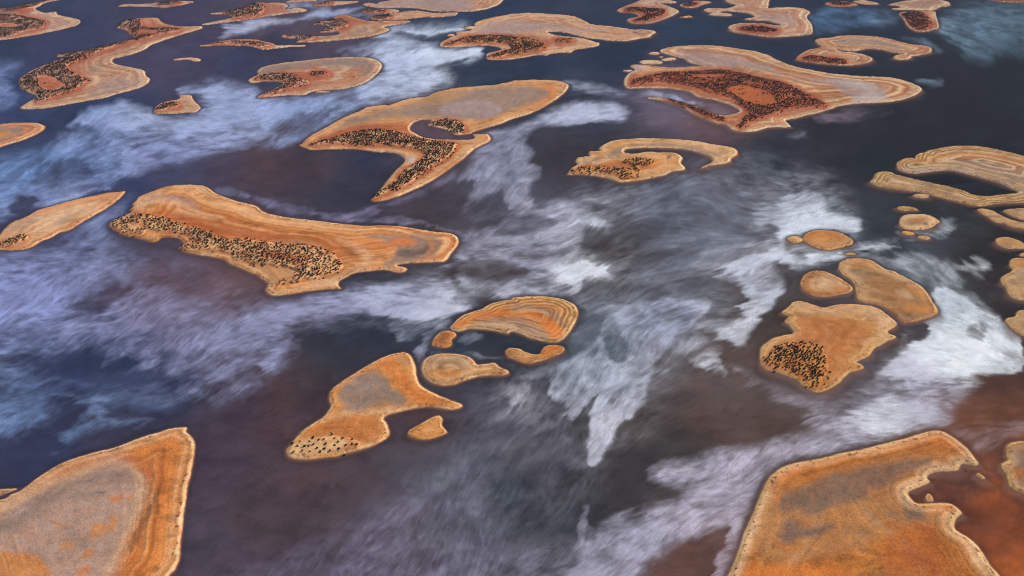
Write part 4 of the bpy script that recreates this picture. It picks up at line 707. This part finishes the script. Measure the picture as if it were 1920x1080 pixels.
def build_island(n, I):
    px = I['px']
    lo = np.maximum(px.min(0) - 6, (-270, -90))
    hi = np.minimum(px.max(0) + 6, (2140, 1290))
    g = 1.15
    uu, vv = np.meshgrid(np.arange(lo[0], hi[0], g), np.arange(lo[1], hi[1], g * 0.9))
    jx, jy = 0.9 * fbm(uu / 7, vv / 6, 100, 3), 0.9 * fbm(uu / 7, vv / 6, 140, 3)
    gx, gy = ground(uu, vv)
    wx, wy = ground(uu + jx, vv + jy)
    d = sdf(wx, wy, I['g'])                                     # metres inland
    step = 1.6 * np.hypot(*(np.array(ground(uu, vv + g)) - np.array((gx, gy))))
    # --- colour of the ground
    base = lin(I['base'])
    col = np.broadcast_to(base, uu.shape + (3,)).copy()
    b1 = d * (1 + 0.25 * fbm(gx / 90, gy / 90, 205 + n, 2)) + (1.5 + 0.11 * np.clip(d, 0, 70)) * fbm(gx / 48, gy / 48, 200 + n, 2) * 1.8 + 0.5 * fbm(gx / 9, gy / 9, 210, 2)
    ridge = vnoise(b1 / 1.5, gx * 0.006, 300 + n) * 0.45 + vnoise(b1 / 3.6, gx * 0.004, 320 + n) * 0.75 - 0.6
    fall = np.exp(-np.maximum(d, 0) / 60.0)
    bnd = min(I['band'], 2.6)
    sw = (vnoise(b1 / 6.5, gx * 0.003, 340 + n) - 0.5 + 0.6 * (vnoise(b1 / 15.0, gy * 0.003, 345 + n) - 0.5)) * 2.8 * min(1.0, 0.6 * bnd)
    if I['label'][:3] in ('lar', 'fan', 'anv', 'bou'):
        sw = sw * np.exp(-np.maximum(d, 0) / 38.0) * (0.9 if I['label'][:3] == 'lar' else 0.6)
        ridge = ridge * (0.4 + 0.6 * np.exp(-np.maximum(d, 0) / 30.0))
    up, dn = np.clip(sw, 0, 1)[..., None], np.clip(-sw, 0, 1)[..., None]
    col = col * (1 - up) + (0.30 * base + 0.70 * lin((218, 182, 146))) * up
    col = col * (1 - dn) + (0.35 * base + 0.65 * lin((166, 86, 44))) * dn
    tone = 1 + bnd * 0.50 * ridge * (0.35 + 0.65 * fall)
    tone = np.clip(tone, 0.45, 1.6)
    col *= tone[..., None] ** np.array((1.0, 1.12, 1.25))
    # pale flats just behind the beach
    apron = np.exp(-((d - 7) / 6.0) ** 2) * np.clip(0.5 + 1.2 * fbm(gx / 60, gy / 60, 380 + n, 2), 0, 1) * (0.5 - 0.3 * sstep(540, 800, vv))
    col = col * (1 - apron[..., None]) + lin((212, 176, 138)) * apron[..., None]
    marks = sstep(0.18, 0.40, fbm(gx / 16, gy / 9, 350 + n, 5)) * 0.28
    if bnd >= 2:
        tl = d + 2.2 * fbm(gx / 22, gy / 22, 370, 3)
        ln = 0.5 + 0.5 * np.cos(2 * math.pi * tl / 5.2)
        ln = ln ** 1.5 * np.exp(-np.maximum(d - 14, 0) / 12.0) * (0.5 + 0.9 * vnoise(gx / 9, gy / 9, 375))
        col = col * (1 - 0.35 * np.exp(-np.maximum(d - 12, 0) / 14.0))[..., None]
        col = col * (1 - 0.8 * np.clip(ln, 0, 1))[..., None] + 0.8 * np.clip(ln, 0, 1)[..., None] * lin((226, 184, 122))
    col *= (1 - marks)[..., None]
    # patches
    pu, pv = uu + 5 * fbm(uu / 14, vv / 9, 400, 4), vv + 3 * fbm(uu / 14, vv / 9, 450, 4)
    clay, clay_id, veg_id = np.zeros(uu.shape), np.zeros(uu.shape, int), np.zeros(uu.shape, int)
    # iron-red ground round the scrub
    veg = np.zeros(uu.shape)
    for iv, p in enumerate(I['veg']):
        q = spline(p, 3)
        s = sdf(pu, pv, q)
        veg_id = np.where(sstep(-1.5, 1.5, s) > veg, iv, veg_id)
        veg = np.maximum(veg, sstep(-1.5, 1.5, s))
        farr = px[:, 1].mean() < 260
        ring = (sstep(-11, -2, s) * 0.85 if farr else sstep(-9, -1, s) * 0.5) * I['red']
        col = col * (1 - ring[..., None]) + (lin((164, 90, 62)) if farr else lin(CC['RUST'])) * ring[..., None]
        inn = sstep(-1.5, 1.5, s)
        sandy = inn * (0.75 + 0.5 * fbm(uu / 12, vv / 7, 480, 3))
        sandy = np.clip(sandy, 0, 1)
        c2 = lin((168, 84, 46)) if px[:, 0].mean() > 1150 and px[:, 1].mean() < 250 else lin((206, 142, 78)) if px[:, 0].mean() > 1000 else lin((222, 172, 122)) if px[:, 1].mean() > 230 else lin((208, 160, 132))
        redp = np.clip(sstep(0.05, 0.3, fbm(uu / 16, vv / 8, 490, 3)), 0, 1)[..., None] * 0.65
        c2 = c2 * (1 - redp) + lin((168, 86, 46)) * redp
        col = col * (1 - sandy[..., None]) + c2 * sandy[..., None]
    for ic, (key, al, fe, p) in enumerate(I['paint']):
        m = al * patch(pu, pv, spline(p, 3), fe * (1.15 if key not in ('GREY', 'LILAC', 'DARK', 'MAUVE') or fe < 2.5 or px[:, 1].mean() < 520 else 1.9))
        m = np.clip(m * (1 + 0.25 * fbm(uu / 9, vv / 6, 500 + n, 4)), 0, 1)
        if key in ('GREY', 'LILAC', 'DARK', 'MAUVE') and fe > 2.5:
            clay_id = np.where(m > clay, ic, clay_id)
            clay = np.maximum(clay, m)
        cc = lin(CC[key]) * (1 + 0.22 * (tone[..., None] - 1))
        col = col * (1 - m[..., None]) + cc * m[..., None]
    # shore: damp foot, pale beach ridge, ochre back slope
    wob = 1 + 0.5 * fbm(uu / 25, vv / 15, 520, 3)
    dd = d / wob
    w = min(0.85, max(0.35, np.sqrt(max((d > 0).sum(), 1)) / 90.0))
    beach = np.exp(-((dd - 2.2 * w) / (1.3 * w)) ** 2) * 1.0
    speck = vnoise(gx / 1.1, gy / 1.1, 530)
    dv_, du_ = np.gradient(d)
    lee = np.clip(-dv_ / (np.hypot(du_, dv_) + 1e-6), -1, 1)          # +1 on the shore that faces the camera
    if px[:, 1].mean() < 300:
        lee = lee * 0.3
        w = min(1.1, w * 1.3)
        beach = np.exp(-((dd - 2.4 * w) / (1.6 * w)) ** 2)
    beach = beach * np.clip(0.85 - 0.45 * lee + 1.3 * fbm(uu / 26, vv / 22, 535, 4), 0.08, 1.15)
    beach = beach * (0.55 + 0.6 * speck)
    cream = lin((226, 190, 150)) if px[:, 1].mean() > 230 else lin((226, 196, 168))
    if px[:, 0].mean() > 1450 and px[:, 1].mean() > 250:
        cream = lin((216, 176, 120))
    foot = sstep(1.1 * w, 0.0, dd)
    col = col * (1 - beach[..., None]) + cream * beach[..., None]
    col = col * (1 - 0.8 * foot[..., None]) + lin((112, 80, 72)) * 0.8 * foot[..., None]
    tick = sstep(0.70, 0.80, vnoise(gx / 1.6, gy / 1.9, 540)) * np.exp(-((dd - 4.2 * w) / 1.6) ** 2) * 0.75 * I['band'] ** 0.5
    col = col * (1 - tick[..., None]) + lin((112, 72, 56)) * tick[..., None]
    col = col * (1 + 0.10 * fbm(gx / 6, gy / 6, 560, 4) + (0.10 + 0.34 * sstep(420, 900, vv)) * (rng.random(uu.shape) - 0.5))[..., None]
    col = col * (1 + 0.20 * fbm(uu / 45, vv / 30, 570, 5) + 0.10 * fbm(uu / 9, vv / 6, 575, 4))[..., None] ** np.array((0.8, 1, 1.2))
    near_v = sstep(480, 760, vv)
    stip = sstep(0.52, 0.82, vnoise(gx / 1.5, gy / 1.5, 590)) * (0.4 + 0.9 * vnoise(gx / 14, gy / 14, 592)) * 0.26 * near_v * sstep(0.5, 6, d) * (1 - 0.8 * clay)
    col = col * (1 - stip[..., None]) + lin((206, 126, 58)) * stip[..., None]
    dst = sstep(0.60, 0.85, vnoise(gx / 1.4 + 50, gy / 1.4, 594)) * 0.16 * near_v * sstep(0.5, 6, d) * (1 - 0.8 * clay)
    col = col * (1 - dst)[..., None]
    warm = 1 - 0.7 * sstep(900, 1300, uu)
    col = col * np.stack([1.03 + 0.07 * warm, 1.035 + 0.015 * warm, 1.0 - 0.01 * warm], -1)
    # --- relief
    z = np.where(d < 0, d * 0.22, 1.3 * (1 - np.exp(-np.maximum(d, 0) / 4.0)) + 0.45 * np.exp(-((d - 4 * w) / 2.2) ** 2) * w)
    z = z + np.where(d > 0, np.minimum(d / 6, 1), 0) * (0.35 * ridge * min(I['band'], 1.6) + 0.5 * fbm(gx / 40, gy / 40, 580, 4))
    z = z + 2.2 * veg * np.minimum(np.maximum(d, 0) / 25, 1) - 0.5 * clay * np.minimum(np.maximum(d, 0) / 20, 1)
    z = np.where(d > 0, np.maximum(z, 0.02 * np.minimum(d, 3)), np.maximum(z, -1.2))
    keep = d > -np.maximum(2.5, step)
    nr, nc = uu.shape
    idx = np.arange(nr * nc).reshape(nr, nc)
    q = np.stack([idx[1:, :-1], idx[1:, 1:], idx[:-1, 1:], idx[:-1, :-1]], -1).reshape(-1, 4)
    q = q[keep.ravel()[q].all(1)]
    if not len(q):
        return
    cx, cy = float(gx[d > 0].mean()), float(gy[d > 0].mean())
    co = np.stack([gx - cx, gy - cy, z], -1).reshape(-1, 3)
    at = dict(tint=np.clip(col.reshape(-1, 3) / LIT, 0.005, 0.95))
    area = len(q)
    cls = np.zeros(len(q), int)
    if area > 1500:
        cm = clay.ravel()[q].mean(1) > 0.45
        cls[cm] = 100 + clay_id.ravel()[q[:, 0]][cm]
        vm = veg.ravel()[q].mean(1) > 0.5
        cls[vm] = 200 + veg_id.ravel()[q[:, 0]][vm]
        cls[dd.ravel()[q].mean(1) < 4.0 * w] = 1
        for c in np.unique(cls):
            if c > 1 and (cls == c).sum() < 120:
                cls[cls == c] = 0
    islet = area < 1500
    nm = 'sand_islet' if islet else 'island'
    main = link(nm, submesh(nm, co, q[cls == 0], at), SAND)
    main.location = (cx, cy, 0)
    tag(main, I['label'], 'islet' if islet else 'island', 'sand islets in the salt lake' if islet else 'islands in the salt lake')
    for c in np.unique(cls):
        if c:
            part = 'shore_rim' if c == 1 else 'clay_pan' if c < 200 else 'scrub_dune'
            link(part, submesh(part, co, q[cls == c], at), SAND, main)
    # --- where the bushes stand
    if not I['veg']:
        return
    hol = [spline(h, 3) for h in I['hole']]
    taken = {}
    for p in I['veg']:
        qv = spline(p, 3)
        gv_ = np.stack(ground(qv[:, 0], qv[:, 1]), 1)
        x0, y0 = gv_.min(0)
        x1, y1 = gv_.max(0)
        sp = I['sp'] * ((1.05 if px[:, 0].mean() < 760 else 0.97) if px[:, 1].mean() < 260 else 0.95)
        sp = sp * (1.05 if I['label'].startswith('great') else 0.86 if I['label'].startswith('fan-') else 1.0)
        tries = int((x1 - x0) * (y1 - y0) / sp ** 2 * 3.2)
        tries = min(tries, 60000)
        R = np.random.default_rng(900 + n)
        tx, ty = R.uniform(x0, x1, tries), R.uniform(y0, y1, tries)
        # back to survey pixels
        dz = ty * SP + 0 * tx
        depth = ty * CP + H * SP
        pxx, pyy = 960 + FPX * tx / depth, 540 - FPX * (ty * SP - H * CP) / depth
        s = sdf(tx, ty, gv_) + 2.0 * fbm(tx / 9, ty / 9, 610, 3)
        ok = s > -5.0
        for h in hol:
            ok &= (sdf(pxx, pyy, h) < 0) | (R.random(tries) < 0.012)
        dens = 0.62 + 0.9 * fbm(tx / 16, ty / 16, 620 + n, 3) 
        dens = np.where(s < 0.3, 0.05, dens * (0.55 + 0.6 * sstep(0, 7, s)))
        ok &= R.random(tries) < dens
        ok &= (pxx > -120) & (pxx < 2040) & (pyy > -55)
        for x, y, a, b in zip(tx[ok], ty[ok], pxx[ok], pyy[ok]):
            r = sp * pyrand.uniform(0.72, 1.25)
            ix, iy = int(x // 3), int(y // 3)
            if any((x - t[0]) ** 2 + (y - t[1]) ** 2 < r * r for jx_ in (-1, 0, 1) for jy_ in (-1, 0, 1) for t in taken.get((ix + jx_, iy + jy_), ())):
                continue
            taken.setdefault((ix, iy), []).append((x, y))
            ju = min(max(int(round((a - uu[0, 0]) / g)), 0), nc - 1)
            jv = min(max(int(round((b - vv[0, 0]) / (g * 0.9))), 0), nr - 1)
            SHRUBS.append((n, x, y, float(z[jv, ju]), a, b))


for n, I in enumerate(ISL):
    build_island(n, I)

# ------------------------------------------------------------------ bushes


def shrub_arrays(seed, leaves=34):
    R = np.random.default_rng(seed)
    lobes = [(R.uniform(-.55, .55), R.uniform(-.55, .55), R.uniform(.35, .75), R.uniform(.38, .62)) for _ in range(5)] + [(0, 0, .6, .7)]
    vv, ff = [], []
    for k in range(leaves):
        lx, ly, lz, lr = lobes[k % len(lobes)]
        dvec = R.normal(size=3)
        dvec /= np.linalg.norm(dvec)
        c = np.array((lx, ly, lz)) + dvec * lr * R.uniform(.55, 1.0) * (1, 1, .8)
        c[2] = max(c[2], .06)
        a = np.cross(dvec + R.normal(size=3) * .7, R.normal(size=3))
        a /= np.linalg.norm(a)
        b = np.cross(a, dvec + R.normal(size=3) * .3)
        b /= np.linalg.norm(b)
        s = R.uniform(.22, .40)
        i = len(vv)
        vv += [c - a * s, c + b * s * .7, c + a * s, c - b * s * .7]
        ff.append((i, i + 1, i + 2, i + 3))
    # woody core that the leaf clumps hang from
    for lx, ly, lz, lr in lobes:
        i = len(vv)
        r = lr * .62
        vv += [np.array((lx + r, ly, lz)), np.array((lx, ly + r, lz)), np.array((lx - r, ly, lz)), np.array((lx, ly - r, lz)), np.array((lx, ly, lz + r)), np.array((lx * .4, ly * .4, -.1))]
        for t in ((0, 1, 4), (1, 2, 4), (2, 3, 4), (3, 0, 4), (1, 0, 5), (2, 1, 5), (3, 2, 5), (0, 3, 5)):
            ff.append((i + t[0], i + t[1], i + t[2], i + t[2]))
    return np.array(vv), np.array(ff)


VAR = [shrub_arrays(70 + k) for k in range(8)]
SHRUB_ME = []
for k, (a, b) in enumerate(VAR):
    me = bpy.data.meshes.new('saltbush')
    me.from_pydata([tuple(map(float, p)) for p in a], [], [tuple(dict.fromkeys(int(t) for t in q)) for q in b])
    me.materials.append(LEAF)
    SHRUB_ME.append(me)
GROUPS = {
    'fan': ('dark round saltbush in the black thicket of the fan-shaped ochre island', 'bushes in the thicket of the fan-shaped island'),
    'anvil': ('lone black bush dotting the pale foot of the anvil-shaped island', 'scattered bushes on the anvil-shaped island'),
}
SHRUBS.sort(key=lambda s: -s[5])
few, rest = [], []
count = 0
for s in SHRUBS:
    lab = ISL[s[0]]['label']
    key = 'fan' if lab.startswith('fan-') else 'anvil' if lab.startswith('anvil') else None
    if key and count < 300:
        few.append((key, s))
        count += 1
    else:
        rest.append(s)
sr = random.Random(12)


def shrub_size(s, key=None):
    k = sr.uniform(0.95, 1.75) * 1.0
    return k * (0.80 if ISL[s[0]]['label'].startswith('fan-') else 1.02 if s[5] < 260 else 1.0 if s[5] < 420 else 0.92)


for key, s in few:
    k = shrub_size(s, key)
    o = bpy.data.objects.new('saltbush', SHRUB_ME[sr.randrange(8)])
    COL.objects.link(o)
    o.location = (s[1], s[2], s[3] - 0.05)
    o.rotation_euler = (0, 0, sr.uniform(0, 6.28))
    o.scale = (k * sr.uniform(.9, 1.3), k, k * sr.uniform(.9, 1.25))
    tag(o, GROUPS[key][0], 'bush', GROUPS[key][1])
vs_, fs_, base_i = [], [], 0
for s in rest:
    k = shrub_size(s)
    a, b = VAR[sr.randrange(8)]
    an = sr.uniform(0, 6.28)
    c, t = math.cos(an), math.sin(an)
    p = a * (k * sr.uniform(.9, 1.3), k, k * sr.uniform(.9, 1.2))
    vs_.append(np.stack([p[:, 0] * c - p[:, 1] * t + s[1], p[:, 0] * t + p[:, 1] * c + s[2], p[:, 2] + s[3] - .05], 1))
    fs_.append(b + base_i)
    base_i += len(a)
vs_, fs_ = np.concatenate(vs_), np.concatenate(fs_)
me = bpy.data.meshes.new('saltbush_scrub')
tri = fs_[:, 2] == fs_[:, 3]
nq, ntri = int((~tri).sum()), int(tri.sum())
me.vertices.add(len(vs_))
me.vertices.foreach_set('co', vs_.astype(np.float32).ravel())
me.loops.add(nq * 4 + ntri * 3)
me.loops.foreach_set('vertex_index', np.concatenate([fs_[~tri].ravel(), fs_[tri][:, :3].ravel()]).astype(np.int32))
me.polygons.add(nq + ntri)
me.polygons.foreach_set('loop_start', np.concatenate([np.arange(nq) * 4, nq * 4 + np.arange(ntri) * 3]).astype(np.int32))
me.polygons.foreach_set('loop_total', np.concatenate([np.full(nq, 4), np.full(ntri, 3)]).astype(np.int32))
me.update(calc_edges=True)
tag(link('saltbush_scrub', me, LEAF), 'dark saltbush scrub covering the dune backs of the islands', 'scrub', kind='stuff')
print('SHRUBS', len(SHRUBS), 'few', len(few), {k: sum(1 for f in few if f[0] == k) for k in GROUPS}, 'islands', len(ISL))

# ------------------------------------------------------------------ the air
hz = bpy.data.materials.new('thin_air')
hz.use_nodes = True
ht = hz.node_tree
for nd in list(ht.nodes):
    if nd.type == 'BSDF_PRINCIPLED':
        ht.nodes.remove(nd)
vol = ht.nodes.new('ShaderNodeVolumePrincipled')
vol.inputs['Color'].default_value = (0.62, 0.74, 1.0, 1)
vol.inputs['Density'].default_value = 0.00003
ht.links.new(vol.outputs[0], ht.nodes['Material Output'].inputs['Volume'])
x0, x1, y0, y1, z0, z1 = -14000, 14000, -400, 13000, -3.0, H + 30
hc = [(x, y, z) for z in (z0, z1) for x, y in ((x0, y0), (x1, y0), (x1, y1), (x0, y1))]
me = bpy.data.meshes.new('haze')
me.from_pydata(hc, [], [(3, 2, 1, 0), (4, 5, 6, 7), (0, 1, 5, 4), (1, 2, 6, 5), (2, 3, 7, 6), (3, 0, 4, 7)])
tag(link('haze', me, hz), 'thin blue air between the aircraft and the lake', kind='stuff')
